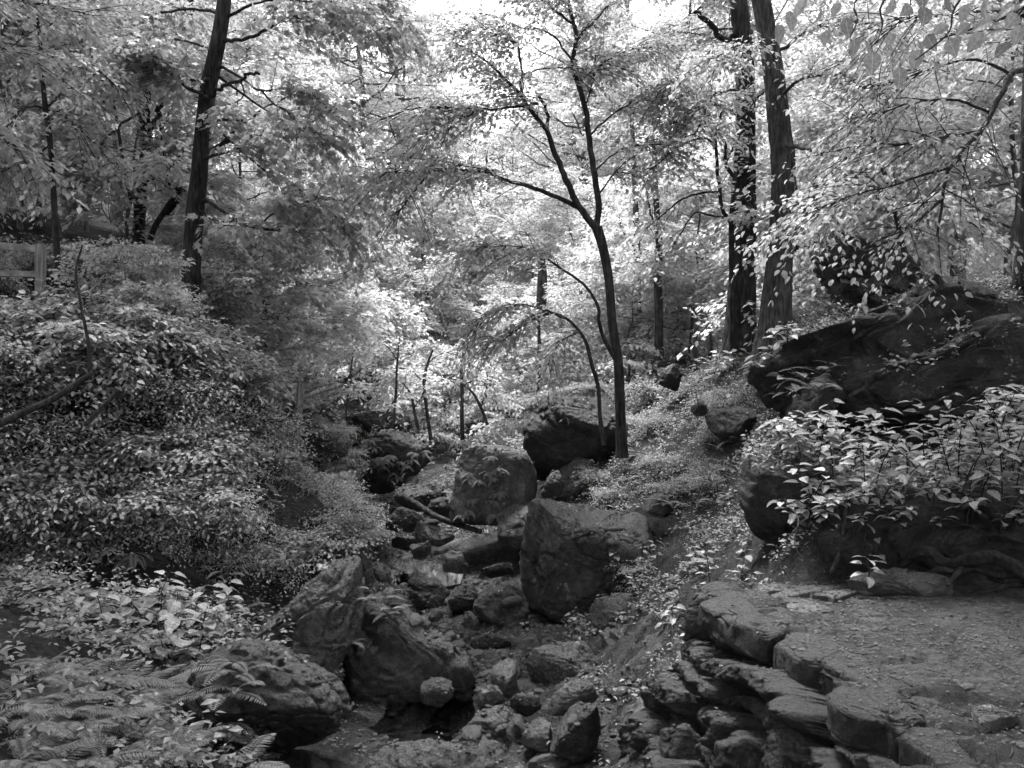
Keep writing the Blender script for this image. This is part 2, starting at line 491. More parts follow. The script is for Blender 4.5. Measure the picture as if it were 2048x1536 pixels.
# footpath of trodden earth over flat rock
px_, py_ = np.meshgrid(np.concatenate([np.arange(1.55, 4.0, 0.022), np.arange(4.0, 7.01, 0.1)]), np.concatenate([np.arange(-4, 3, 0.25), np.arange(3, 6.95, 0.022)]))
pz = terrain_h(px_, py_)
pp = np.stack([px_.ravel(), py_.ravel(), pz], 1)
edge = 2.0 + 0.16 * fbm(np.stack([pp[:, 1] * 1.2, pp[:, 1] * 0, pp[:, 1] * 0], 1), 3, 3) - 0.22 * np.clip((pp[:, 1] - 4.8) / 1.2, 0, 1)
far = 6.75 + 0.15 * fbm(np.stack([pp[:, 0], pp[:, 0] * 0, pp[:, 0] * 0], 1), 4, 3)
pp[:, 2] = -1.582 + 0.02 * fbm(pp * 1.1, 11, 3) + 0.022 * fbm(pp * 4.0, 12, 4) + 0.010 * fbm(pp * 14, 13, 3)
wq = np.stack([pp[:, 0] / 0.5, pp[:, 1] / 0.35, pp[:, 0] * 0], 1) + 0.3 * np.stack([fbm(pp * 2.5, 250 + k, 3) for k in range(3)], 1)
f1, f2, cid, off = worley(wq, 260)
bare = np.clip((2.75 + 0.5 * fbm(pp * 0.9, 270, 2) - pp[:, 0]) / 0.35, 0, 1)
pp[:, 2] += bare * (0.045 * (cid - 0.5) + 0.04 * off[:, 0] * (cid - 0.5) - 0.03 * np.exp(-((f2 - f1) / 0.07) ** 2))
pp[:, 2] -= 0.5 * np.clip((edge - pp[:, 0]) / 0.12, 0, 1) ** 2 + 0.4 * np.clip((pp[:, 1] - far) / 0.2, 0, 1) ** 2
ny, nx = px_.shape
ii, jj = np.meshgrid(np.arange(ny - 1), np.arange(nx - 1), indexing='ij')
a = (ii * nx + jj).ravel()
PT = np.concatenate([np.stack([a, a + 1, a + nx + 1], 1), np.stack([a, a + nx + 1, a + nx], 1)])
path = link('path', mesh_np('path', pp, PT, True), M['path'])
tag(path, 'trodden earth and bare rock footpath on the ledge', kind='structure')
soup(pp, PT)

# broken bedrock of the creek bed
def creek_x(y):
    return np.interp(y, [5, 6.5, 8.5, 11, 13.5, 16, 19, 25], [-0.2, -0.35, -0.3, -0.75, -1.7, -2.0, -2.0, -1.7])
cy_ = np.arange(5.2, 15.2, 0.035); cu = np.arange(-1.75, 2.3, 0.035)
CU, CY = np.meshgrid(cu, cy_)
CX = CU + creek_x(CY)
cp = np.stack([CX.ravel(), CY.ravel(), terrain_h(CX, CY)], 1)
wq = np.stack([cp[:, 0] / 0.42, cp[:, 1] / 0.62, cp[:, 2] * 0.8], 1) + 0.3 * np.stack([fbm(cp * 2.5, 150 + k, 3) for k in range(3)], 1)
f1, f2, cid, off = worley(wq, 160)
_, g2, gid, goff = worley(wq * 2.6 + 9, 170)
g1 = _
rel = 0.10 * (cid - 0.5) + 0.07 * off[:, 0] * (cid - 0.3) * 2 - 0.06 * np.exp(-((f2 - f1) / 0.10) ** 2) + 0.03 * (gid - 0.5) - 0.02 * np.exp(-((g2 - g1) / 0.09) ** 2) + 0.02 * fbm(cp * 9, 180, 4)
hw_ = 1.15 + np.where(CU.ravel() > 0, 0.75 * np.clip((9.8 - cp[:, 1]) / 1.5, 0, 1) * np.clip((cp[:, 1] - 5.0) / 1.0, 0, 1), 0) + 0.35 * fbm(np.stack([cp[:, 1] * 0.9, np.sign(CU.ravel()) * 5, cp[:, 1] * 0], 1), 190, 3)
cp[:, 2] += 0.03 + rel - 0.6 * np.clip((np.abs(CU.ravel()) - hw_) / 0.3, 0, 1) - 0.6 * np.clip((cp[:, 1] - 14.0) / 1.0, 0, 1)
ny, nx = CU.shape
ii, jj = np.meshgrid(np.arange(ny - 1), np.arange(nx - 1), indexing='ij')
a = (ii * nx + jj).ravel()
CT = np.concatenate([np.stack([a, a + 1, a + nx + 1], 1), np.stack([a, a + nx + 1, a + nx], 1)])
bed = link('creek_bed', mesh_np('creek_bed', cp, CT, True), M['bedrock'])
tag(bed, 'broken bedrock and rubble floor of the creek', kind='structure')
soup(cp, CT)

# ------------------------------------------------------------------ rocks
_ico = {}
def ico(sub):
    if sub not in _ico:
        bm = bmesh.new(); bmesh.ops.create_icosphere(bm, subdivisions=sub, radius=1.0)
        bm.verts.ensure_lookup_table()
        V = np.array([v.co[:] for v in bm.verts]); T = np.array([[v.index for v in f.verts] for f in bm.faces])
        bm.free(); _ico[sub] = (V, T)
    return _ico[sub]

def rock_detail(V, cen, size, seed, amp, strata, snorm, pits=0.0, facets=7, crack=0.03):
    rg = np.random.default_rng(seed)
    V = V + unit(V - cen) * (amp * size * 1.3 * fbm(V / size * 1.7, seed, 3))[:, None]
    for k in range(facets):
        nrm = unit(rg.normal(size=3)); pr = (V - cen) @ nrm
        d = pr.max() * rg.uniform(0.66, 0.92)
        V = V - nrm * np.maximum(pr - d, 0)[:, None] * 0.97
    out = unit(V - cen)
    q = V / size
    disp = amp * size * (0.30 * fbm(q * 6.0, seed + 1, 4) + 0.30 * (0.5 - np.abs(fbm(q * 9, seed + 2, 3)) * 2) + 0.30 * fbm(q * 22, seed + 4, 3))
    if strata > 0:
        s = (V @ unit(snorm)) / size * 7 + 1.1 * fbm(q * 2.5, seed + 3, 3)
        f = s - np.floor(s)
        disp += strata * size * (np.minimum(f * 5, 1) * (1 - f * 0.7) - 0.5)
        f = s * 3.3 + 0.4 * fbm(q * 6, seed + 5, 2); f = f - np.floor(f)
        disp += 0.4 * strata * size * (np.minimum(f * 4, 1) * (1 - f * 0.7) - 0.5)
    if crack > 0:
        sn = unit(snorm); b1 = unit(np.cross(sn, A(0.3, 0.9, 0.1))); b2 = np.cross(sn, b1)
        w = np.stack([q @ b1 * 1.3, q @ b2 * 1.3, q @ sn * 3.2], 1) + 0.35 * np.stack([fbm(q * 3, seed + 20 + k, 3) for k in range(3)], 1)
        f1, f2, cid, off = worley(w, seed + 30)
        disp += crack * size * (1.2 * (cid - 0.5) - 1.3 * np.exp(-((f2 - f1) / 0.07) ** 2) + 0.5 * (off @ unit(np.array([cid.mean() - 0.3, 0.4, 0.6]))))
    if pits > 0:
        c = vnoise(q * 7.5, seed + 8)
        disp -= pits * size * np.clip((c - 0.42) / 0.25, 0, 1)
        c = vnoise(q * 16, seed + 9)
        disp -= pits * 0.4 * size * np.clip((c - 0.5) / 0.2, 0, 1)
    return V + out * disp[:, None]

def rock(name, label, pts, d, T, lean=0.0, seed=1, mat='rock', sub=5, amp=0.045, strata=0.012, snorm=(0.45, -0.1, 0.9), e=0.6,
         pits=0.0, facets=9, crack=0.035, grooves=(), parent=None, cat='rock', group=None, yaw=0.0, cuts=(), grow=1.0):
    pts = np.array(pts, float)
    c2 = (pts.min(0) + pts.max(0)) / 2
    L = math.radians(lean); yw = math.radians(yaw)
    a = A(math.cos(yw), math.sin(yw), 0); f = A(-math.sin(yw), math.cos(yw), 0)
    b = math.sin(L) * f + A(0, 0, math.cos(L)); n = np.cross(a, b)
    cen = P(c2[0], c2[1], d)
    ray = np.stack([(pts[:, 0] - 1024) / F, np.ones(len(pts)), (768 - pts[:, 1]) / F], 1)
    t = (cen @ n) / (ray @ n)
    W3 = ray * t[:, None] - cen
    uv = np.stack([W3 @ a, W3 @ b], 1) * grow
    nx2 = np.roll(uv, -1, 0)
    dense = np.concatenate([uv * (1 - s) + nx2 * s for s in np.linspace(0, 1, 24, endpoint=False)])
    th = np.arctan2(dense[:, 1], dense[:, 0]); rr = np.hypot(dense[:, 0], dense[:, 1])
    bins = np.linspace(-np.pi, np.pi, 181); R = np.zeros(181)
    for k in range(181):
        dd = np.abs((th - bins[k] + np.pi) % (2 * np.pi) - np.pi)
        w = np.exp(-(dd / 0.05) ** 2) + 1e-12
        R[k] = (w * rr).sum() / w.sum()
    V, Tr = ico(sub)
    rho = np.hypot(V[:, 0], V[:, 1]); ang = np.arctan2(V[:, 1], V[:, 0])
    Rr = np.interp(ang, bins, R) * rho ** e
    U = np.sign(V[:, 2]) * np.abs(V[:, 2]) ** e * T
    size = 0.5 * (uv[:, 0].max() - uv[:, 0].min() + uv[:, 1].max() - uv[:, 1].min()) / 2 + 0.25 * T
    X = (np.cos(ang) * Rr)[:, None] * a + (np.sin(ang) * Rr)[:, None] * b + U[:, None] * n
    X = X - n * T * (lean / 90.0)
    for (cx, cyy, cz, fr) in cuts:
        nn = unit(A(cx, cyy, cz)); pr = X @ nn
        X = X - nn * np.maximum(pr - pr.max() * fr, 0)[:, None]
    X = rock_detail(X, X.mean(0), size, seed, amp, strata, A(*snorm), pits, facets, crack)
    Wd = X + cen
    for gp, gw, gd in grooves:                     # cracks running over the side that faces the creek
        gp = np.array(gp, float)
        sx = 1024 + Wd[:, 0] / Wd[:, 1] * F; sy = 768 - Wd[:, 2] / Wd[:, 1] * F
        dm_ = np.full(len(Wd), 1e9)
        for k in range(len(gp) - 1):
            ab = gp[k + 1] - gp[k]; ap = np.stack([sx, sy], 1) - gp[k]
            tt_ = np.clip((ap @ ab) / (ab @ ab), 0, 1)
            dm_ = np.minimum(dm_, np.hypot(*(ap - tt_[:, None] * ab).T))
        front = (Wd - cen) @ n > 0
        Wd = Wd - n * (gd * np.exp(-(dm_ / gw) ** 2) * front)[:, None]
    base = A(cen[0], cen[1] , Wd[:, 2].min())
    soup(Wd, Tr)
    if parent is not None:
        base0 = np.array(parent.location)
        return link(name, mesh_np(name, Wd - base0, Tr, True), M[mat], parent)
    o = link(name, mesh_np(name, Wd - base, Tr, True), M[mat], None, base)
    tag(o, label, cat, group)
    return o

def z(ox, oy, s, pts):
    return [(ox + x * s, oy + y * s) for x, y in pts]
S7 = 700 / 2048.0
z5 = lambda pts: z(600, 500, S7, pts)
z6 = lambda pts: z(1348, 450, S7, pts)
z7 = lambda pts: z(0, 1011, S7, pts)
z8 = lambda pts: z(500, 1011, S7, pts)
z9 = lambda pts: z(900, 950, 600 / 2048.0, pts)
z10 = lambda pts: z(1348, 1011, S7, pts)

rock('boulder', 'largest creased grey boulder propped up in the middle of the creek',
     [(1056, 1014), (1074, 992), (1110, 1002), (1170, 1018), (1215, 1028), (1258, 1040), (1290, 1056), (1307, 1080), (1296, 1112), (1262, 1152), (1218, 1196), (1182, 1217), (1140, 1208), (1085, 1184), (1050, 1164), (1038, 1125), (1048, 1060)],
     11.0, 0.62, lean=-14, seed=21, mat='rock', sub=7, grooves=((z9([(640, 540), (700, 562), (780, 590), (850, 612), (920, 642), (1000, 680), (1130, 692)]), 4, 0.06), (z9([(575, 690), (650, 728), (715, 742)]), 3, 0.04), (z9([(760, 560), (775, 510), (810, 465), (900, 432), (995, 402)]), 3.5, 0.03), (z9([(560, 200), (592, 330), (622, 450), (602, 560), (562, 640), (592, 750)]), 4, 0.05), (z9([(1010, 290), (1100, 320), (1210, 330)]), 5, 0.05), (z9([(930, 590), (1010, 520), (1040, 460)]), 2.5, 0.02)), amp=0.03, strata=0.016, snorm=(0.45, -0.25, 0.86), e=0.34, facets=0, crack=0.03, yaw=-10, cuts=((-0.85, -0.5, 0.08, 0.70), (0.16, 0.12, 1, 0.80), (0.1, -0.8, -0.6, 0.84)))
rock('boulder', 'smooth rounded boulder tucked behind the left side of the largest creek boulder',
     [(995, 1046), (1005, 1018), (1030, 1010), (1070, 1012), (1075, 1060), (1060, 1092), (1020, 1100), (996, 1085)], 12.5, 0.4, seed=22, mat='rock', strata=0.004)
rock('boulder', 'round mossy boulder leaning against the dark hollow under the largest creek boulder',
     z8([(1310, 560), (1400, 480), (1520, 440), (1590, 470), (1620, 560), (1630, 660), (1560, 730), (1440, 765), (1370, 740), (1310, 650)]), 10.3, 0.36, seed=23, mat='rock_moss', facets=9)
rock('boulder', 'small dark boulder left of the round mossy boulder',
     z8([(1160, 540), (1200, 480), (1270, 455), (1320, 500), (1335, 570), (1270, 620), (1180, 600)]), 10.7, 0.25, seed=24, mat='rock_dark')
rock('boulder', 'upright wedge stone pressed against the round mossy boulder',
     z8([(1250, 650), (1280, 615), (1330, 660), (1360, 740), (1300, 760), (1250, 720)]), 10.0, 0.12, seed=25, mat='rock')
rock('boulder', 'tall flat-sided boulder hung with ferns behind the creek log',
     z5([(900, 1480), (920, 1370), (940, 1270), (965, 1190), (1050, 1150), (1200, 1165), (1320, 1195), (1375, 1300), (1415, 1430), (1410, 1540), (1200, 1590), (1050, 1590), (905, 1570)]), 13.2, 0.6, lean=6, seed=26, mat='rock', sub=6, grow=1.06, facets=4, e=0.4, strata=0.006, crack=0.012)
rock('boulder', 'dark blocky boulder topped and draped with pale ferns left of the flat-sided boulder',
     z5([(355, 1350), (375, 1180), (420, 1105), (520, 1070), (640, 1105), (760, 1165), (775, 1220), (700, 1280), (620, 1350), (520, 1400), (400, 1390)]), 15.8, 0.6, seed=27, mat='rock_dark', e=0.5, grow=1.12, facets=4)
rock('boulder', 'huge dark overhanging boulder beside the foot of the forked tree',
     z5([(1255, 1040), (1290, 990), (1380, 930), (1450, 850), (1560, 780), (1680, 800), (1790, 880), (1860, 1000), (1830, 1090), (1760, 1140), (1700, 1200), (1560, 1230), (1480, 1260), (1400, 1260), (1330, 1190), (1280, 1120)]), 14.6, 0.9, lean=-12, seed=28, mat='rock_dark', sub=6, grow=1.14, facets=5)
rock('rock', 'dark rock shelf under hanging leaves on the far left creek bank',
     z5([(225, 1030), (280, 970), (450, 940), (620, 960), (680, 1040), (600, 1080), (420, 1090), (340, 1150), (280, 1140)]), 18, 0.6, seed=29, mat='rock_dark')
rock('rock', 'low mossy slab beneath the upper end of the creek log',
     z5([(535, 1460), (560, 1395), (700, 1370), (800, 1365), (870, 1410), (810, 1450), (700, 1490), (600, 1500)]), 14.3, 0.2, lean=50, seed=30, mat='rock_moss')
rock('rock', 'low mossy hump between the creek log and the fern-hung boulder',
     z5([(735, 1480), (800, 1450), (880, 1445), (905, 1500), (890, 1550), (800, 1560), (740, 1530)]), 13.6, 0.2, lean=30, seed=31, mat='rock_moss')
rock('rock', 'mossy slab leaning on the bank under the huge overhanging boulder',
     [(1082, 965), (1130, 912), (1185, 904), (1205, 930), (1160, 1000), (1100, 1012)], 13.6, 0.25, lean=35, seed=32, mat='rock_moss')
rock('boulder', 'small mossy rock between the fern-hung boulder and the leaning slab',
     [(1080, 985), (1095, 950), (1118, 940), (1130, 970), (1120, 1000), (1090, 1005)], 12.9, 0.2, seed=33, mat='rock_moss')
rock('boulder', 'sharp triangular rock pointing up in front of the ferny left bank',
     z8([(560, 318), (632, 326), (642, 430), (645, 560), (672, 690), (610, 770), (560, 870), (430, 950), (330, 920), (250, 880), (140, 810), (55, 720), (160, 635), (300, 480), (430, 385)]), 8.0, 0.45, lean=-4, seed=34, mat='rock', sub=6, e=0.5, amp=0.07, facets=4, crack=0.06, pits=0.03, strata=0.03, snorm=(-0.5, -0.3, 0.8))
rock('boulder', 'mossy boulder pocked with holes nearest the camera on the left bank',
     z7([(1090, 1180), (1160, 1010), (1250, 880), (1400, 785), (1550, 805), (1700, 875), (1850, 965), (1950, 1035), (2005, 1150), (2015, 1240), (1990, 1300), (1880, 1380), (1700, 1440), (1450, 1460), (1250, 1410), (1120, 1310)]), 6.2, 0.5, lean=18, seed=35, mat='rock_moss', sub=6, e=0.55, amp=0.05, pits=0.09, facets=4, crack=0.05, cuts=((0.1, -0.75, -0.66, 0.62),))
rock('boulder', 'long moss-covered boulder sloping down to the small pool',
     z8([(490, 950), (600, 760), (650, 480), (700, 470), (850, 560), (950, 640), (1100, 750), (1250, 850), (1335, 960), (1315, 1065), (1200, 1095), (1000, 1165), (760, 1200), (540, 1170), (490, 1050)]), 8.3, 0.5, lean=14, seed=36, mat='rock_moss', sub=6, e=0.55, amp=0.06, facets=3, snorm=(0.75, -0.2, 0.6), strata=0.02)
rock('boulder', 'small rounded boulder at the water edge below the long moss-covered boulder',
     z8([(1000, 1050), (1080, 1008), (1180, 1045), (1195, 1120), (1150, 1165), (1050, 1165), (1000, 1130)]), 7.6, 0.17, seed=37, mat='rock_dark')
rock('rock', 'blocky rock wedged under the right side of the largest creek boulder',
     z9([(945, 900), (1000, 845), (1150, 800), (1310, 830), (1345, 930), (1260, 1010), (1050, 1040), (945, 1000)]), 9.5, 0.25, lean=40, seed=38, mat='rock')
rock('rock', 'flat-topped tilted slab with a dark broken edge right of the creek',
     z9([(955, 1060), (1000, 1005), (1270, 1015), (1450, 1000), (1465, 1040), (1400, 1130), (1300, 1220), (1240, 1315), (1130, 1290), (1010, 1140)]), 8.9, 0.16, lean=55, seed=39, mat='rock', e=0.4, amp=0.03)
rock('rock', 'broad low rock in the middle of the stony creek bed',
     z9([(485, 1240), (560, 1175), (700, 1135), (900, 1125), (1015, 1160), (1095, 1290), (1070, 1340), (900, 1395), (700, 1395), (580, 1385), (540, 1300)]), 8.4, 0.22, lean=60, seed=40, mat='rock', sub=6, amp=0.05)
rock('rock', 'pale oval rock with a lighter patch beside the broad low rock',
     z9([(275, 1370), (300, 1290), (390, 1245), (440, 1265), (485, 1350), (485, 1440), (400, 1490), (300, 1430)]), 8.1, 0.16, lean=45, seed=41, mat='rock_pale')
rock('rock', 'squarish pale rock below the tilted slab',
     z9([(1060, 1360), (1160, 1295), (1255, 1305), (1265, 1400), (1200, 1445), (1090, 1495), (1055, 1450)]), 7.8, 0.14, lean=45, seed=42, mat='rock_pale', e=0.45)
rock('rock', 'long narrow rock just below the round mossy boulder',
     z9([(95, 1150), (200, 1095), (330, 1085), (435, 1145), (330, 1180), (150, 1185)]), 9.4, 0.12, lean=45, seed=43, mat='rock_dark')
rock('rock', 'wet flat slab beside the small front pool',
     z8([(1265, 1210), (1400, 1165), (1500, 1155), (1575, 1250), (1460, 1335), (1300, 1340), (1170, 1310)]), 7.2, 0.12, lean=66, seed=44, mat='rock', amp=0.03, sub=5)
rock('rock', 'dark cube-like rock above the wet flat slab',
     z8([(1515, 1155), (1555, 1100), (1695, 1120), (1705, 1190), (1640, 1235), (1555, 1205)]), 7.3, 0.14, lean=30, seed=45, mat='rock_dark', e=0.4)
rock('rock', 'honeycombed pale-rimmed rock at the head of the front pool',
     z8([(1295, 1115), (1380, 1055), (1450, 1055), (1495, 1130), (1420, 1160), (1320, 1170)]), 7.5, 0.12, lean=40, seed=46, mat='rock_pale', pits=0.12)
rock('rock', 'jagged dark rock standing on edge at the bottom centre of the creek',
     z8([(1735, 1465), (1800, 1320), (1880, 1220), (1980, 1150), (2040, 1140), (2065, 1300), (2020, 1410), (1850, 1495)]), 6.7, 0.2, lean=0, seed=47, mat='rock_dark', e=0.4, facets=9, sub=5)
rock('rock', 'broad water-worn rock across the bottom edge with a dark mossy end',
     z8([(500, 1600), (640, 1470), (750, 1370), (880, 1365), (1000, 1330), (1300, 1325), (1520, 1365), (1580, 1440), (1560, 1640), (900, 1700)]), 6.1, 0.3, lean=66, seed=48, mat='rock', sub=6, amp=0.07)
rock('rock', 'pale rock between the jagged dark rock and the wet flat slab',
     z8([(1590, 1340), (1700, 1230), (1760, 1250), (1790, 1330), (1740, 1440), (1640, 1430)]), 6.9, 0.14, lean=45, seed=49, mat='rock_pale')
rock('rock', 'slanted rock behind the jagged dark rock',
     z8([(1740, 1130), (1860, 1040), (2040, 970), (2048, 1060), (1980, 1130), (1850, 1200), (1740, 1210)]), 7.2, 0.16, lean=50, seed=50, mat='rock')
for k, (pts, d, lab, mt, ln) in enumerate([
    ([(775, 120), (850, 5), (960, 15), (1055, 90), (900, 160)], 12.6, 'dark ridged rock beside the far pool below the log', 'rock_dark', 30),
    ([(935, 135), (1000, 85), (1100, 105), (1205, 160), (1100, 205), (1000, 195)], 12.2, 'flat grey rock just below the lower end of the log', 'rock', 45),
    ([(805, 205), (900, 150), (985, 210), (920, 240)], 12.0, 'narrow dark stone at the far edge of the upper pool', 'rock_dark', 40),
    ([(925, 295), (1000, 240), (1060, 195), (1075, 250), (1010, 315)], 11.5, 'pointed stone standing in the upper pool', 'rock', 25),
    ([(910, 440), (925, 345), (1050, 425), (1145, 440), (1175, 500), (1120, 565), (1000, 515)], 10.9, 'wedge-shaped rock with a dark face in the middle pool', 'rock', 40),
    ([(880, 495), (1050, 515), (1165, 565), (1080, 605), (950, 560)], 10.6, 'flat wet rock at the lower end of the middle pool', 'rock_dark', 60),
    ([(670, 350), (740, 320), (830, 360), (840, 440), (760, 450)], 11.0, 'flat rock in the pool behind the triangular rock', 'rock', 60),
    ([(1330, 380), (1450, 345), (1555, 335), (1570, 375), (1400, 410)], 11.4, 'layered dark ledge stone left of the largest creek boulder', 'rock_dark', 30),
    ([(1100, 300), (1180, 265), (1290, 300), (1290, 350), (1120, 345)], 11.6, 'low broad stone right of the upper pool', 'rock', 50),
    ([(970, 640), (1080, 600), (1240, 640), (1250, 720), (1100, 750), (1000, 710)], 9.6, 'pale flat bedrock below the middle pool', 'rock_pale', 66),
]):
    rock('rock', lab, z8(pts), d, 0.16, lean=ln, seed=60 + k, mat=mt)

# dark rock walls at the foot of the left bank and further up it
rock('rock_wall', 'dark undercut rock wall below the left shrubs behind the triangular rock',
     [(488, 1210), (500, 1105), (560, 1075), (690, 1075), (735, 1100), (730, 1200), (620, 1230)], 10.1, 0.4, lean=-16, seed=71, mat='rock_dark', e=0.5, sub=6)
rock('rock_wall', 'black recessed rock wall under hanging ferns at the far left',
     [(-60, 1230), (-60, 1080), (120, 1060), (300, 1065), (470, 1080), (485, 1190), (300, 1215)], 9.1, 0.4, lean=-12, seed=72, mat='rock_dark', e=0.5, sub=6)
rock('boulder', 'dark bulging rock behind the foot of the big left maple',
     [(395, 780), (400, 680), (425, 630), (470, 640), (505, 700), (500, 760), (460, 800)], 13.6, 0.6, seed=73, mat='rock_dark')
rock('boulder', 'mossy hump beside the leaning fence post',
     [(598, 900), (605, 845), (635, 825), (675, 860), (700, 910), (660, 930)], 14.5, 0.5, seed=74, mat='rock_moss')
rock('boulder', 'rounded rock half covered by plants at the left edge below the black wall',
     z7([(10, 760), (60, 660), (180, 625), (330, 660), (360, 760), (250, 850), (80, 880)]), 7.0, 0.3, lean=10, seed=75, mat='rock')
rock('boulder', 'block of stone under the rounded rock at the left edge',
     z7([(95, 850), (140, 780), (220, 790), (260, 860), (220, 930), (110, 910)]), 6.6, 0.16, seed=76, mat='rock')

# right bank: outcrop and the rocks above it
oc = empty('rock_outcrop', P(1800, 1000, 8.8))
tag(oc, 'big dark slanting rock outcrop behind the broad-leaved plants', 'rock outcrop')
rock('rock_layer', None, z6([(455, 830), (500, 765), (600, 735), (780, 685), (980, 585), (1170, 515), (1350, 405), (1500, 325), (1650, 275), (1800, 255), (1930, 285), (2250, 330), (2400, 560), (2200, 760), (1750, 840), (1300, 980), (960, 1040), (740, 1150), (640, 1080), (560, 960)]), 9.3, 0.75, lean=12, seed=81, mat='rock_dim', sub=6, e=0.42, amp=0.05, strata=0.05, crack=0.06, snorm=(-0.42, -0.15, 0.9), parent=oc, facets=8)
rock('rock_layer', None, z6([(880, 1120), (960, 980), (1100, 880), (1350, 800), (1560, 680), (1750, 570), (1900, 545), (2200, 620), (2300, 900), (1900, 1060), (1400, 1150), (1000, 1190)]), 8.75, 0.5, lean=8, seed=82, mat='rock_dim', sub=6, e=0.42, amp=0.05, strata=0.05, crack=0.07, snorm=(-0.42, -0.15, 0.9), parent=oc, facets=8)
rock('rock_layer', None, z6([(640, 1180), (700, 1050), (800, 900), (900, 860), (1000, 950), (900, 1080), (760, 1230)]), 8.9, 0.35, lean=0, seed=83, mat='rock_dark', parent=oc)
rock('boulder', 'dark cleft boulder on the slope above the slanting outcrop',
     z6([(815, 60), (870, 25), (960, 50), (1060, 95), (1180, 150), (1320, 200), (1360, 330), (1240, 430), (1070, 500), (960, 480), (925, 380), (850, 330), (815, 200)]), 11.3, 0.6, lean=-8, seed=84, mat='rock', sub=6, e=0.36, strata=0.05, crack=0.09, snorm=(0.1, 0.1, 1))
rock('boulder', 'mossy overhanging ledge boulder left of the outcrop tip',
     z6([(190, 1130), (240, 1080), (360, 1060), (480, 1090), (540, 1170), (520, 1250), (400, 1280), (280, 1260), (210, 1200)]), 11.2, 0.5, lean=-6, seed=85, mat='rock_moss')
rock('boulder', 'small mossy cap rock at the left end of the ledge boulder',
     z6([(95, 1080), (130, 1040), (180, 1050), (195, 1110), (140, 1130)]), 11.6, 0.2, seed=86, mat='rock_moss')
rock('boulder', 'small dark rock among seedlings between the forked tree and the right trunks',
     [(1318, 770), (1325, 735), (1350, 725), (1365, 750), (1355, 785)], 14.0, 0.25, seed=87, mat='rock_dark')
rock('boulder', 'wedge-shaped grey rock on the slope right of the largest creek boulder',
     z9([(1335, 250), (1350, 190), (1410, 118), (1440, 122), (1510, 190), (1500, 240), (1400, 280)]), 10.8, 0.25, seed=88, mat='rock', e=0.4, facets=4)
rock('rock', 'low dark rock behind the right corner of the largest creek boulder',
     z9([(1340, 560), (1390, 505), (1460, 510), (1520, 560), (1470, 610), (1370, 610)]), 10.4, 0.2, seed=89, mat='rock_dark')
rock('rock', 'earthy rock above the right corner of the largest creek boulder',
     z9([(1380, 330), (1480, 280), (1580, 310), (1640, 390), (1600, 430), (1430, 420)]), 10.7, 0.25, lean=30, seed=90, mat='rock')
rock('rock', 'grey rock jutting from the dark bank beneath the outcrop',
     z10([(850, 200), (900, 110), (960, 50), (990, 140), (960, 250), (890, 300)]), 7.4, 0.15, lean=30, seed=91, mat='rock')
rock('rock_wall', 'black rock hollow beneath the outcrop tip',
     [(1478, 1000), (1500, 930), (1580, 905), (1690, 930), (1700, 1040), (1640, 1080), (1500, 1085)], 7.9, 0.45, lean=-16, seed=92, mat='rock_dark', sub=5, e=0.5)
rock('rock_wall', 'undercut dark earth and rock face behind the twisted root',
     [(1640, 1120), (1630, 1010), (1720, 975), (1880, 965), (2060, 955), (2250, 960), (2260, 1130), (2000, 1140), (1780, 1135)], 7.05, 0.3, lean=-18, seed=93, mat='rock_dark', sub=6, e=0.45, amp=0.10, crack=0.09)

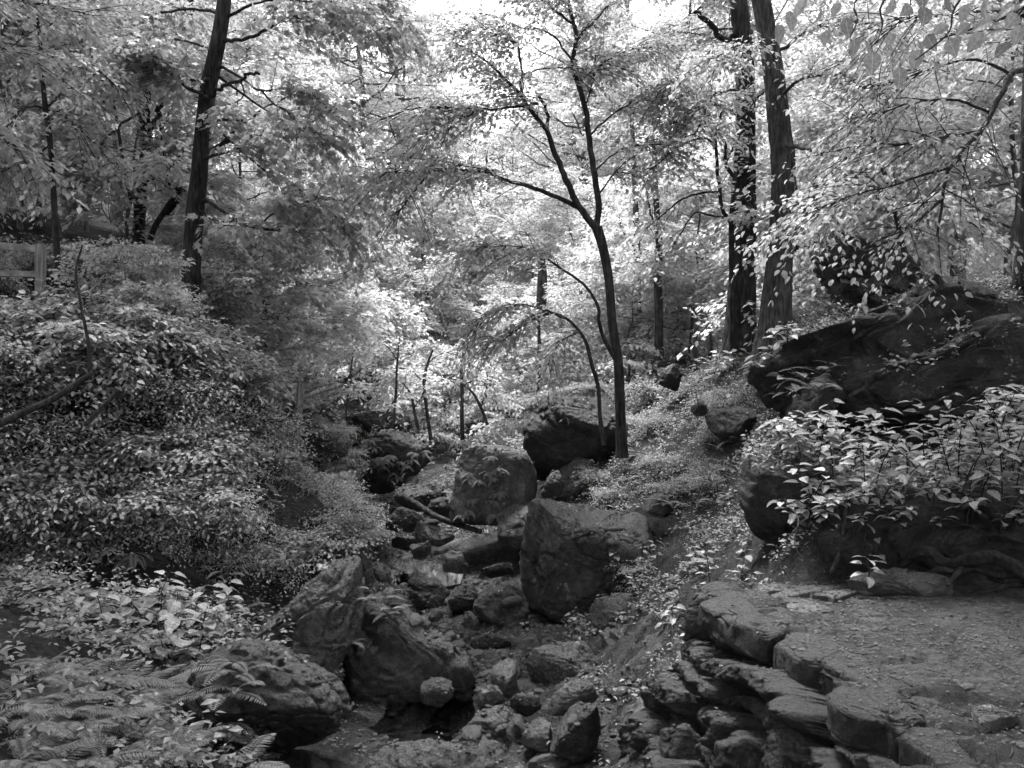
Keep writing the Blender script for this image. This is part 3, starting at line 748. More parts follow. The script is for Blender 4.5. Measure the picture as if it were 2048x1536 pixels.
# ledge of blocks under the footpath
def ledge_wall():
    """bedded rock face: layers stepping out, split into blocks by joints, crevices between"""
    ys = np.arange(2.5, 6.8, 0.013); us = np.linspace(0, 1, 150)
    U, Y = np.meshgrid(us, ys)
    U = U.ravel(); Y = Y.ravel()
    one = np.zeros_like(Y)
    lip = np.interp(Y, [2.4, 3.5, 4.7, 5.6, 6.3, 6.75], [1.80, 1.76, 1.72, 1.60, 1.50, 1.75]) + 0.10 * fbm(np.stack([Y * 1.6, one, one], 1), 77, 3)
    foot = np.interp(Y, [2.4, 6.75], [1.0, 0.8])
    t_ = np.clip((U - 0.10) / 0.90, 0, 1)
    X = np.where(U < 0.10, lip + (0.10 - U) / 0.10 * 0.5, lip - foot * t_)
    Zz = np.where(U < 0.10, -1.60 - 0.25 * (0.10 - U), -1.6 - 1.45 * t_)
    p = np.stack([X, Y, Zz], 1)
    zz = Zz + 0.10 * (Y - 4.5) + 0.10 * fbm(p * 1.8, 81, 3) + 0.035 * fbm(p * 8, 82, 3)
    bnd = np.array([-3.9, -3.3, -3.08, -2.92, -2.68, -2.52, -2.30, -2.16, -1.98, -1.83, -1.68, -1.2])
    k = np.clip(np.searchsorted(bnd, zz) - 1, 0, len(bnd) - 2)
    dz = np.minimum(zz - bnd[k], bnd[k + 1] - zz)
    blen = 0.34 + 0.45 * _hash(k, k * 0, k * 0, 5)
    ph = (Y + 0.07 * fbm(p * 5, 83, 2) + 0.5 * _hash(k, k * 0, k * 0, 6) - 0.35 * (zz - bnd[k])) / blen
    bi = np.floor(ph).astype(np.int64)
    db = np.minimum(ph - bi, 1 - (ph - bi)) * blen
    pro = 0.34 * (_hash(k, bi, bi * 0, 7) - 0.45) + 0.10 * (_hash(k, k * 0, k * 0, 9) - 0.5)
    tiltv = (ph - bi - 0.5) * 0.22 * (_hash(k, bi, bi * 0, 8) - 0.5)
    rec = 0.20 * np.exp(-(dz / 0.022) ** 2) + 0.16 * np.exp(-(db / 0.022) ** 2)
    rnd_ = 0.02 * (1 - np.exp(-(np.minimum(dz, db) / 0.05) ** 2))
    top = np.clip((U - 0.04) / 0.09, 0, 1)
    disp = (pro + tiltv - rec + rnd_ + 0.05 * fbm(p * 6, 95, 4) + 0.03 * fbm(p * 24, 96, 3) + 0.05 * (0.4 - np.abs(fbm(p * 11, 98, 3)) * 2)) * top
    p = p + np.array([-0.93, -0.18, 0.30]) * disp[:, None] + A(0, 0, 1) * (0.015 * fbm(p * 5, 97, 4) * (1 - top))[:, None]
    ny, nx = len(ys), len(us)
    ii, jj = np.meshgrid(np.arange(ny - 1), np.arange(nx - 1), indexing='ij')
    a = (ii * nx + jj).ravel()
    T = np.concatenate([np.stack([a, a + nx + 1, a + 1], 1), np.stack([a, a + nx, a + nx + 1], 1)])
    soup(p, T)
    base = A(1.2, 4.5, -3.0)
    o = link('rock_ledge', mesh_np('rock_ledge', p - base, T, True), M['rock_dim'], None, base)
    tag(o, 'dark layered and cracked bedrock ledge carrying the footpath', 'rock ledge')
ledge_wall()
LED = [
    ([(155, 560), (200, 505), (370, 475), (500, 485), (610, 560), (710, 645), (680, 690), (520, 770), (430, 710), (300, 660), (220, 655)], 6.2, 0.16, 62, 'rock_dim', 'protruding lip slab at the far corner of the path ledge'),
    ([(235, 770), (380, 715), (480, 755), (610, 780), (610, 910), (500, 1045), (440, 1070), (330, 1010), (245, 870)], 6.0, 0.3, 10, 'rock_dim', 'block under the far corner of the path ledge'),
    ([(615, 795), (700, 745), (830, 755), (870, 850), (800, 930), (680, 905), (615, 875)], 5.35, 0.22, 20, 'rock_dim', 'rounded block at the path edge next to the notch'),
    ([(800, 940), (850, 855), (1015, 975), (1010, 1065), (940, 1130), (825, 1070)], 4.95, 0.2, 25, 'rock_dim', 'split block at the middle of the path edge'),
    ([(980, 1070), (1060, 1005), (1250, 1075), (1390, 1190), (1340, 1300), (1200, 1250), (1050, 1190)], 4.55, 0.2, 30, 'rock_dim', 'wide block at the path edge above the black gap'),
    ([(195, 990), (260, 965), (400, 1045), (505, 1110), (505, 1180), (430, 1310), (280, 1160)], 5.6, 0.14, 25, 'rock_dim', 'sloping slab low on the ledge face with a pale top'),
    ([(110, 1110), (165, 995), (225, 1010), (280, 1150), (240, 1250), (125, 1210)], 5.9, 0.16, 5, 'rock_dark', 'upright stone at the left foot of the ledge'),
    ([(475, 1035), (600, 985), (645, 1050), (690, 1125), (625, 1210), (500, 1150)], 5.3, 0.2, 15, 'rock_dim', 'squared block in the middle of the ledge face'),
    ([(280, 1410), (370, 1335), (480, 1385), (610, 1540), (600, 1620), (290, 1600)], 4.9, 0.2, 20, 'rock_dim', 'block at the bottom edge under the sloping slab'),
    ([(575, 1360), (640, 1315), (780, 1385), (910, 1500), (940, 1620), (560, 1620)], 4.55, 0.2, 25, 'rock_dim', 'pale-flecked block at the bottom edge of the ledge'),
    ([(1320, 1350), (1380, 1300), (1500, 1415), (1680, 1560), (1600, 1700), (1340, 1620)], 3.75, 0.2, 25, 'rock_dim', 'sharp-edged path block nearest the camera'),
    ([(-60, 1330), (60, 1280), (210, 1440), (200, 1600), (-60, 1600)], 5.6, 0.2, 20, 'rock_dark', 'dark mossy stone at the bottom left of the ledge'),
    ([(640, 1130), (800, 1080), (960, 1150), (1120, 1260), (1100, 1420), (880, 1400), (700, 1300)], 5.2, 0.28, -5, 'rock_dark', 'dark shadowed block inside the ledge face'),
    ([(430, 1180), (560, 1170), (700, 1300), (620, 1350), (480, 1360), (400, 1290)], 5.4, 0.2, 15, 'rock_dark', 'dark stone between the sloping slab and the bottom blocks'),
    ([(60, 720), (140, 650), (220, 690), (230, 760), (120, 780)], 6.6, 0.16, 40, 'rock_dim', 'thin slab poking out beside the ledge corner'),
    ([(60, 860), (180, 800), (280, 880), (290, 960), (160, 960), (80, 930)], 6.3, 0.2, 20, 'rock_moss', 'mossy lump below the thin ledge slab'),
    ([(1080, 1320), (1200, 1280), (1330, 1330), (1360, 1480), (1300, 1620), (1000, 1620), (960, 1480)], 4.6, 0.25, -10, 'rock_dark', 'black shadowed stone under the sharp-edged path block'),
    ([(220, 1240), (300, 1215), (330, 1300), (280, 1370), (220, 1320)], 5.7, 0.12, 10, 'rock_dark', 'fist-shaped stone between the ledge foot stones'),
]
for k, (pts, d, T, ln, mt, lab) in enumerate(LED):
    if k not in (5, 8, 9, 11, 14, 15): continue
    rock('ledge_block', lab, z10(pts), d, T, lean=ln, seed=100 + k, mat=mt, grow=1.12, e=0.32, amp=0.035, strata=0.03, snorm=(0.3, 0.1, 0.95), facets=8, crack=0.05, sub=5)
# slabs of the shelf lip, level with the path
for k, (pts, lab, mt) in enumerate([
    ([(150, 560), (370, 475), (530, 485), (710, 640), (690, 690), (520, 765), (430, 705), (300, 655)], 'broad lip slab at the far corner of the path shelf', 'rock_dim'),
    ([(590, 800), (700, 730), (920, 750), (1010, 880), (850, 905), (720, 885)], 'lip slab beside the notch in the path shelf', 'rock_dim'),
    ([(820, 885), (900, 790), (1120, 870), (1270, 1000), (1260, 1085), (1010, 985)], 'long lip slab at the middle of the path shelf', 'rock_dim'),
    ([(1000, 1010), (1160, 950), (1370, 1080), (1480, 1250), (1400, 1315), (1250, 1095)], 'wide lip slab above the black gap in the path shelf', 'rock_dim'),
    ([(1320, 1345), (1410, 1270), (1580, 1290), (1830, 1536), (1740, 1640), (1600, 1545), (1450, 1425)], 'lip slab of the path shelf nearest the camera', 'rock_dim'),
]):
    zt = (768 - (1011 + (min(p[1] for p in pts) + max(p[1] for p in pts)) / 2 * S7)) / F
    rock('ledge_slab', lab, z10(pts), -1.565 / zt, 0.10, lean=90, seed=160 + k, mat=mt, e=0.28, amp=0.03, strata=0.0, facets=0, crack=0.03, sub=5, grow=1.05)
# flat stones at the back of the path
FL = [
    ([(575, 525), (640, 560), (700, 625), (945, 612), (850, 568), (740, 535)], 6.05, 0.02, 'rock_pale', 'thin smooth paving slab lying near the ledge corner'),
    ([(485, 468), (600, 455), (690, 458), (645, 492), (510, 502)], 6.7, 0.025, 'rock_pale', 'small flat stone at the far corner of the path'),
    ([(560, 520), (640, 492), (780, 482), (800, 500), (700, 525), (600, 535)], 6.45, 0.025, 'rock', 'flat flake behind the thin paving slab'),
    ([(800, 515), (900, 495), (1085, 482), (1090, 495), (940, 545), (900, 525)], 6.4, 0.03, 'rock', 'narrow raised flake right of the paving slab'),
    ([(1500, 1020), (1600, 1050), (1770, 1068), (1760, 1040), (1650, 1010), (1560, 1000)], 4.65, 0.008, 'rock_pale', 'paper-thin flake embedded in the middle of the path'),
    ([(1740, 1175), (1840, 1150), (2020, 1225), (1900, 1240), (1850, 1265), (1790, 1260)], 4.25, 0.01, 'rock_pale', 'smooth flat flake embedded near the right edge of the path'),
    ([(1960, 1380), (2060, 1360), (2100, 1420), (2020, 1410)], 3.9, 0.015, 'rock', 'dark flake at the lower right edge of the path'),
]
for k, (pts, d, T, mt, lab) in enumerate(FL):
    zt = (768 - (1011 + np.mean([p[1] for p in pts]) * S7)) / F
    dd = (-1.560 if k < 4 else -1.578) / zt
    rock('flat_stone', lab, z10(pts), dd, T + 0.02, lean=90, seed=130 + k, mat=mt, e=0.25, amp=0.008, strata=0, facets=0, sub=5, crack=0.0, cat='stone')
rock('rock', 'long low shelf rock along the back of the path below the root',
     z10([(935, 480), (1040, 425), (1180, 355), (1300, 375), (1420, 405), (1550, 415), (1690, 445), (1750, 490), (1735, 545), (1500, 555), (1300, 535), (1050, 520)]), 6.45, 0.18, lean=35, seed=140, mat='rock', e=0.4, strata=0.02, sub=6, amp=0.04)

# loose stones of the creek bed
STONE_M = []
for k in range(9):
    rg = np.random.default_rng(300 + k)
    V, T = ico(4)
    V = V * A(1.0, rg.uniform(0.6, 0.95), rg.uniform(0.28, 0.5))
    V = rock_detail(V, A(0, 0, 0), 1.0, 300 + k, 0.09, 0.03, A(0.2, 0.1, 1), 0, 10)
    me = mesh_np('stone', V, T, True)
    me.materials.append([M['rock'], M['rock_pale'], M['rock_dark'], M['rock'], M['rock_moss'], M['rock_pale'], M['rock'], M['rock_dark'], M['rock']][k])
    STONE_M.append((me, V, T))

def bvh():
    return BVHTree.FromPolygons(np.concatenate(BV).tolist(), np.concatenate(BT).tolist())
BVH = bvh()
NGROUND = len(TT)
ON_ROCK = [False]
def drop(x, y, zt=6.0):
    h = BVH.ray_cast(Vector((x, y, zt)), Vector((0, 0, -1)))
    ON_ROCK[0] = h[2] is not None and h[2] >= NGROUND
    return (np.array(h[0]), np.array(h[1])) if h[0] is not None else (None, None)
def hit(px, py):
    dv = Vector(((px - 1024) / F, 1, (768 - py) / F)).normalized()
    h = BVH.ray_cast(Vector((0, 0, 0)), dv)
    return (np.array(h[0]), np.array(h[1])) if h[0] is not None else (None, None)

rs = np.random.default_rng(41)
stone_zones = [
    (46, (6.1, 9.0), 0.95, 'small loose stone in the stony creek bed before the largest boulder', 'loose stones of the near creek bed', (0.05, 0.17)),
    (55, (9.0, 13.0), 0.75, 'small loose stone beside the pools left of the largest boulder', 'loose stones around the pools', (0.05, 0.16)),
    (26, (6.2, 9.4), 0.5, 'small angular stone on the rubble slope below the path ledge', 'stones on the rubble slope', (0.05, 0.13)),
    (30, (13.0, 19.0), 0.8, 'small loose stone in the far creek bed under the bright foliage', 'loose stones of the far creek bed', (0.08, 0.2)),
]
for n, (y0, y1), hw, lab, grp, (s0, s1) in stone_zones:
    for k in range(n):
        y = rs.uniform(y0, y1); x = creek_x(y) + rs.normal() * hw * 0.75 + (1.25 if hw == 0.5 else 0)
        pt, nr = drop(x, y)
        if pt is None or pt[2] > -1.9 or nr[2] < 0.6: continue
        if ((x + 1.75) / 0.7) ** 2 + ((y - 12.6) / 1.0) ** 2 < 1 and k % 6: continue
        s = s0 + (s1 - s0) * rs.random() ** 2
        me, V, T = STONE_M[rs.integers(9)]
        o = link('stone', me)
        rz = rs.uniform(0, 6.28)
        Rm = Matrix.Rotation(rs.normal() * 0.25, 4, 'X') @ Matrix.Rotation(rs.normal() * 0.25, 4, 'Y') @ Matrix.Rotation(rz, 4, 'Z')
        o.matrix_world = Matrix.Translation((pt[0], pt[1], pt[2] + s * 0.02)) @ Rm @ Matrix.Scale(s, 4)
        tag(o, lab, 'stone', grp)

# gravel and pebbles (uncountable)
rp = np.random.default_rng(43)
V0, T0 = ico(1)
Vs, Ts = [], []
cnt = 0
for k in range(3800):
    y = rp.uniform(5.6, 17); x = creek_x(y) + rp.normal() * 0.9
    if k % 5 == 0:
        x = rp.uniform(1.9, 4); y = rp.uniform(3.3, 6.6)
    pt, nr = drop(x, y)
    if pt is None or nr[2] < 0.5: continue
    s = rp.uniform(0.008, 0.035) * (0.4 if k % 5 == 0 else 1)
    q = V0 * (1 + 0.3 * rp.normal(size=(len(V0), 1)) * 0.5) * A(1, rp.uniform(0.6, 1), rp.uniform(0.35, 0.7)) * s
    an = rp.uniform(0, 6.28); c, sn = math.cos(an), math.sin(an)
    q = np.stack([q[:, 0] * c - q[:, 1] * sn, q[:, 0] * sn + q[:, 1] * c, q[:, 2]], 1)
    Vs.append(q + pt + A(0, 0, s * 0.15)); Ts.append(T0 + cnt); cnt += len(V0)
tag(link('gravel', mesh_np('gravel', np.concatenate(Vs), np.concatenate(Ts), True), M['rock_pale']), 'gravel and pebbles strewn over creek bed and path', kind='stuff')

# creek pools
def pool(name, pts, zw, label):
    bm = bmesh.new()
    ring = []
    for px, py in pts:
        d = zw / ((768 - py) / F); q = P(px, py, d)
        ring.append(q)
    ring = np.array(ring); c = ring.mean(0)
    vs_ = [bm.verts.new((q - c)) for q in ring]
    bm.faces.new(vs_)
    bmesh.ops.triangulate(bm, faces=bm.faces[:])
    me = bpy.data.meshes.new(name); bm.to_mesh(me); bm.free()
    o = link(name, me, M['water'], None, c)
    tag(o, label, kind='structure')
pool('creek_water', [(690, 1100), (740, 1080), (800, 1085), (870, 1095), (900, 1115), (930, 1140), (920, 1168), (840, 1180), (760, 1165), (690, 1140)], -2.72, 'still upper pool reflecting the sky between the creek rocks')
pool('creek_water', [(660, 1420), (760, 1395), (880, 1385), (960, 1370), (1010, 1400), (980, 1440), (900, 1465), (800, 1470), (700, 1465)], -2.97, 'small shallow front pool at the foot of the mossy boulder')

# ------------------------------------------------------------------ leaves
def _fan(outer, mid):
    n = len(outer)
    V = np.array(list(outer) + [mid], float)
    T = np.array([[n, (k + 1) % n, k] for k in range(n)])
    return V, T
LT = {
    'diamond': (np.array([(0, 0, 0), (0.42, 0.30, 0.05), (1, 0, -0.10), (0.42, -0.30, 0.05)], float), np.array([[0, 2, 1], [0, 3, 2]])),
    'ovate': _fan([(0, 0, 0), (0.20, 0.23, 0.05), (0.52, 0.28, 0.05), (0.82, 0.13, -0.03), (1, 0, -0.12), (0.82, -0.13, -0.03), (0.52, -0.28, 0.05), (0.20, -0.23, 0.05)], (0.5, 0, 0)),
    'lance': _fan([(0, 0, 0), (0.40, 0.27, 0.05), (1, 0, -0.12), (0.40, -0.27, 0.05)], (0.45, 0, 0)),
    'maple': _fan([(0, 0, 0), (-0.05, 0.36, 0.02), (0.24, 0.24, 0.02), (0.55, 0.54, -0.02), (0.54, 0.20, 0.02), (1, 0, -0.10), (0.54, -0.20, 0.02), (0.55, -0.54, -0.02), (0.24, -0.24, 0.02), (-0.05, -0.36, 0.02)], (0.36, 0, 0)),
}
def leaves(pos, axis, nrm, size, kind, rg):
    tv, tt = LT[kind]
    axis = unit(axis); nrm = unit(nrm - axis * (nrm * axis).sum(-1, keepdims=True)); lat = np.cross(nrm, axis)
    wid = size * rg.uniform(0.8, 1.15, len(size))
    V = pos[:, None, :] + (size[:, None] * tv[None, :, 0])[..., None] * axis[:, None, :] + (wid[:, None] * tv[None, :, 1])[..., None] * lat[:, None, :] + (size[:, None] * tv[None, :, 2])[..., None] * nrm[:, None, :]
    T = tt[None] + (np.arange(len(pos)) * len(tv))[:, None, None]
    rnd = np.repeat(rg.random(len(pos)) * 0.64, len(tt))
    return V.reshape(-1, 3), T.reshape(-1, 3), rnd

def sprays(B, D, L, nl, size, kind, rg, droop=0.35, spread=0.38, tilt=0.4, tw=0.006, hang=0.30):
    """flat leafy sprays: B bases, D directions, L lengths -> twig tubes and leaves"""
    N = len(B)
    D = unit(D)
    t = np.linspace(0, 1, 5)
    sw = rg.normal(size=(N, 3)) * 0.10
    def curve(tt):
        return B[:, None, :] + D[:, None, :] * (L[:, None] * tt)[..., None] + (A(0, 0, -1) * droop + sw)[:, None, :] * (L[:, None] * tt ** 2)[..., None]
    C = curve(np.broadcast_to(t, (N, 5)))
    R = np.linspace(1, 0.25, 5)[None, :] * (tw * (0.6 + 0.5 * L / max(L.mean(), 1e-6)))[:, None]
    tV, tT = tubes(C, R, 3)
    tl = np.clip(np.linspace(0.10, 1, nl)[None, :] + rg.normal(size=(N, nl)) * 0.04, 0.05, 1.02)
    pos = curve(tl)
    tang = unit(D[:, None, :] + (A(0, 0, -1) * droop + sw)[:, None, :] * (2 * tl)[..., None])
    lat = unit(np.cross(tang, A(0, 0, 1)) + 1e-6)
    side = np.where((np.arange(nl) % 2) == 0, 1.0, -1.0)[None, :] * np.ones((N, 1))
    w = rg.random((N, nl)) ** 0.8 * spread * (1.05 - tl) * L[:, None]
    pos = pos + lat * (side * w)[..., None] + A(0, 0, -1) * (w * 0.25)[..., None] + rg.normal(size=(N, nl, 3)) * 0.018
    ax = lat * side[..., None] * 0.8 + tang * 0.7 + A(0, 0, -hang) + rg.normal(size=(N, nl, 3)) * 0.28
    nr = A(0, 0, 1) + rg.normal(size=(N, nl, 3)) * tilt
    sz = size * rg.uniform(0.65, 1.2, (N, nl))
    lV, lT, rnd = leaves(pos.reshape(-1, 3), ax.reshape(-1, 3), nr.reshape(-1, 3), sz.reshape(-1), kind, rg)
    return (tV, tT), (lV, lT, rnd)

def limb_line(start, dirv, length, r0, rg, n=9, rise=0.0, wob=0.06):
    t = np.linspace(0, 1, n)[:, None]
    d = unit(dirv)
    side = unit(np.cross(d, A(0, 0, 1)) + 1e-6)
    ph = rg.uniform(0, 6.28)
    p = start + d * length * t + A(0, 0, 1) * rise * length * t ** 2 + side * (np.sin(t * 5 + ph) - math.sin(ph)) * wob * length
    p = p + np.concatenate([np.zeros((1, 3)), rg.normal(size=(n - 1, 3)) * 0.012 * length])
    r = r0 * (1 - 0.85 * t[:, 0])
    return np.concatenate([p, r[:, None]], 1)

def along(line, rg, n, lo=0.25, length=(0.5, 1.0), outw=0.5):
    """spray bases and directions along a limb line"""
    m = len(line)
    s = lo + (1 - lo) * rg.random(n) ** 0.8
    f = s * (m - 1); k = np.minimum(f.astype(int), m - 2); u = (f - k)[:, None]
    B = line[k, :3] * (1 - u) + line[k + 1, :3] * u
    tg = unit(line[k + 1, :3] - line[k, :3])
    lat = unit(np.cross(tg, A(0, 0, 1)) + 1e-6) * np.where(rg.random(n) < 0.5, 1, -1)[:, None]
    D = tg * outw + lat * rg.uniform(0.2, 1.0, n)[:, None] + A(0, 0, 1) * rg.normal(size=(n, 1)) * 0.22 + rg.normal(size=(n, 3)) * 0.15
    L = rg.uniform(length[0], length[1], n)
    return B, D, L

def trunk_mesh(line, sides, ridge, seed, freq=9.0, flare=0.0):
    C = line[None, :, :3]; R = line[None, :, 3]
    if flare:
        s = np.linspace(0, 1, len(line)); R = R * (1 + flare * np.exp(-s * 14))[None]
    V, T = tubes(C, R, sides)
    ax = np.repeat(line[:, :3], sides, 0)
    out = unit(V - ax)
    rad = np.repeat(line[:, 3], sides)
    q = np.stack([out[:, 0] * freq * 0.35, out[:, 1] * freq * 0.35, V[:, 2] * 2.2], 1)
    ang = fbm(q, seed, 3)
    big = fbm(np.stack([out[:, 0], out[:, 1], V[:, 2] * 1.1], 1), seed + 5, 2)
    V = V + out * (rad * (ridge * (1 - 2 * np.abs(ang)) + 0.10 * big))[:, None]
    return V, T

class Tree:
    def __init__(self, name, label, cat='tree', group=None, bark='bark', leaf='leaf', seed=0):
        self.name, self.label, self.cat, self.group, self.bark, self.leaf = name, label, cat, group, bark, leaf
        self.rg = np.random.default_rng(seed); self.seed = seed
        self.trunks, self.limbs, self.bits = [], [], []      # bits: (B, D, L)
        self.extra = []                                      # thin limbs kept together as twigs
    def px(self, rows):
        return np.array([np.append(P(r[0], r[1], r[2]), r[3] / F * r[2]) for r in rows])
    def trunk(self, rows, n=60, sides=18, ridge=0.10, flare=0.25, world=False):
        line = catmull(np.array(rows) if world else self.px(rows), n)
        self.trunks.append((line, sides, ridge, flare))
        return line
    def limb(self, rows, n=22, sprays_n=0, length=(0.5, 1.0), lo=0.25, sides=7, world=False, wob=0.4):
        line = catmull(np.array(rows) if world else self.px(rows), n)
        j = self.rg.normal(size=(n, 3)) * line[:, 3:4] * wob; j[0] = 0
        line[:, :3] += j
        b = along(line, self.rg, sprays_n, lo, length) if sprays_n else None
        self.limbs.append((line, sides, b))
        return line
    def build(self, nl=22, size=0.09, kind='ovate', droop=0.35, spread=0.38, tilt=0.4, tw=0.006, origin=None, size_top=None, hang=0.30):
        rg = self.rg
        base = np.array(origin) if origin is not None else self.trunks[0][0][0, :3]
        if origin is None and self.trunks[0][0][0, 2] > self.trunks[0][0][-1, 2]:
            base = self.trunks[0][0][-1, :3]
        root = empty(self.name, base)
        tag(root, self.label, self.cat, self.group)
        for k, (line, sides, ridge, flare) in enumerate(self.trunks):
            if line[0, 2] > line[-1, 2]: line = line[::-1]
            V, T = trunk_mesh(line, sides, ridge, self.seed + k, flare=flare)
            link('trunk', mesh_np('trunk', V - base, T, True), M[self.bark], root)
        LV = []
        off = 0
        allL = []
        def spray_set(b, size=size):
            (tV, tT), lv = sprays(b[0], b[1], b[2], nl, size, kind, rg, droop, spread, tilt, tw, hang)
            allL.append(lv)
            return tV, tT
        for line, sides, b in self.limbs:
            parts = [tubes(line[None, :, :3], line[None, :, 3], sides)]
            if b is not None: parts.append(spray_set(b))
            V, T = join(parts)
            link('limb', mesh_np('limb', V - base, T, True), M[self.bark], root)
        parts = []
        for line in self.extra:
            parts.append(tubes(line[None, :, :3], line[None, :, 3], 5))
        for b in self.bits:
            tw_ = spray_set(b, size_top or size)
            if not size_top: parts.append(tw_)
        if parts:
            V, T = join(parts)
            tag(link('twigs', mesh_np('twigs', V - base, T, True), M[self.bark], root), kind='stuff')
        if allL:
            V, T = join([(v, t) for v, t, r in allL])
            rn = np.concatenate([r for v, t, r in allL])
            link('crown', mesh_np('crown', V - base, T, False, rn), M[self.leaf], root)
        return root
    def crown(self, zlo, zhi, axis_xy, rad, nlimb, nspray, length=(0.6, 1.1), r0=0.03, rise=0.15, shape=1.0, main=0, centre=None):
        """procedural limbs round the trunk between two heights"""
        rg = self.rg
        tl = self.trunks[0][0]
        tl = tl[np.argsort(tl[:, 2])]
        for k in range(nlimb):
            s = (k + rg.random()) / nlimb
            zz = zlo + (zhi - zlo) * s
            x = np.interp(zz, tl[:, 2], tl[:, 0]); y = np.interp(zz, tl[:, 2], tl[:, 1])
            an = k * 2.399 + rg.normal() * 0.4
            R = rad * (0.35 + 0.65 * math.sin(math.pi * min(1, 0.25 + 0.75 * s)) ** shape) * rg.uniform(0.75, 1.15)
            line = limb_line(A(x, y, zz), A(math.cos(an), math.sin(an), rg.uniform(0.0, 0.5)), R, r0 * (1.1 - 0.6 * s), rg, rise=rise * rg.normal())
            b = along(line, rg, nspray, 0.15, length)
            if k < main: self.limbs.append((line, 5, b))
            else: self.extra.append(line); self.bits.append(b)

def stretch(rows, dd=0.0):
    """change depth linearly along traced rows so that limbs reach toward or away from the viewer"""
    n = len(rows)
    return [(r[0], r[1], r[2] + dd * k / max(n - 1, 1), r[3]) for k, r in enumerate(rows)]

# ---- forked tree in the centre
t = Tree('forked_tree', 'slender dark forked tree rising in the centre beside the creek', leaf='leaf', seed=501)
d0 = 13.0
t.trunk([(1244, 915, d0, 10.5), (1240, 800, d0, 9.5), (1236, 720, d0, 8.8), (1224, 640, d0, 8.5), (1218, 560, d0, 8.5), (1206, 495, d0, 9), (1194, 455, d0, 10)], 40, 14, 0.06, 0.3)
def L_(xy, d, r0, r1):
    n = len(xy)
    return [(x, y, d, r0 + (r1 - r0) * k / (n - 1)) for k, (x, y) in enumerate(xy)]
t.limb(stretch(L_([(1193, 458), (1197, 403), (1188, 345), (1178, 273), (1170, 212), (1156, 167), (1144, 123), (1154, 79), (1146, 44), (1135, 0), (1118, -90), (1110, -200)], d0, 6.8, 3.0), 0.5), 40, 70, lo=0.45, sides=9, wob=0.12)
t.limb(stretch(L_([(1193, 458), (1156, 410), (1128, 349), (1105, 294), (1093, 260), (1060, 219), (1043, 191), (1012, 161), (985, 133), (958, 113), (920, 90)], d0, 7.2, 1.2), -0.8), 40, 60, lo=0.5, sides=9, wob=0.12)
t.limb(stretch(L_([(1159, 415), (1105, 390), (1043, 369), (1002, 357), (975, 344), (923, 340), (862, 342), (797, 342), (746, 349)], d0, 5.2, 0.9), -1.4), 36, 70, (0.5, 1.0), lo=0.25, wob=0.15)
t.limb(stretch(L_([(1075, 207), (1043, 212), (992, 219), (951, 217), (910, 215), (855, 214), (817, 219)], d0 - 0.4, 3.2, 0.8), -1.0), 24, 54, lo=0.3)
t.limb(stretch(L_([(951, 217), (937, 232), (889, 244), (845, 263)], d0 - 0.9, 2.5, 0.8), -0.4), 14, 18, lo=0.2)
t.limb(stretch(L_([(1043, 191), (1041, 167), (1045, 150), (1040, 116), (1036, 91), (1002, 72), (958, 62), (917, 56)], d0 - 0.5, 3.4, 0.9), 0.6), 24, 46, lo=0.35)
t.limb(stretch(L_([(1045, 150), (1077, 140), (1122, 135), (1197, 140)], d0 - 0.5, 1.8, 0.8), 0.8), 14, 26)
t.limb(stretch(L_([(1144, 120), (1098, 65), (1043, 55), (985, 31), (944, 27)], d0 + 0.2, 2.4, 0.8), 0.5), 18, 36)
t.limb(stretch(L_([(1157, 77), (1190, 41), (1224, 0), (1260, -60)], d0 + 0.3, 3, 1.2), 0.8), 14, 46)
t.limb(stretch(L_([(1143, 46), (1115, 25), (1084, 0), (1040, -40)], d0 + 0.3, 3, 1.2), -0.8), 14, 40)
t.limb(stretch(L_([(992, 342), (947, 335), (889, 323), (841, 318)], d0 - 0.7, 2, 0.8), 0.7), 14, 30)
t.limb(stretch(L_([(862, 342), (821, 393), (797, 427)], d0 - 1.0, 2, 0.8), -0.3), 12, 14)
t.limb(stretch(L_([(1093, 262), (1094, 225), (1085, 205), (1077, 188)], d0 - 0.3, 3.6, 3), 0), 10, 0)
t.limb(stretch(L_([(1232, 720), (1215, 691), (1198, 647), (1196, 613), (1167, 568), (1123, 538), (1089, 514), (1058, 500), (1026, 492), (958, 495)], d0, 4.4, 0.8), -1.0), 40, 60, (0.5, 1.0), lo=0.55, sides=9, wob=0.12)
t.limb(stretch(L_([(1170, 215), (1184, 168), (1192, 120), (1187, 105)], d0, 1.8, 0.8), 0.4), 12, 22)
t.limb(stretch(L_([(1178, 273), (1230, 225), (1290, 200), (1350, 205)], d0, 2.2, 0.8), 0.6), 16, 40)
t.limb(stretch(L_([(1156, 167), (1215, 120), (1280, 95), (1340, 100)], d0, 2.2, 0.8), 0.9), 16, 44)
t.limb(stretch(L_([(1188, 345), (1240, 300), (1300, 290), (1340, 310)], d0, 2, 0.8), 0.5), 16, 34)
t.limb(stretch(L_([(1197, 390), (1230, 345), (1262, 315)], d0, 2, 0.7), -0.5), 10, 10)
t.build(nl=20, size=0.085, kind='ovate', droop=0.3)

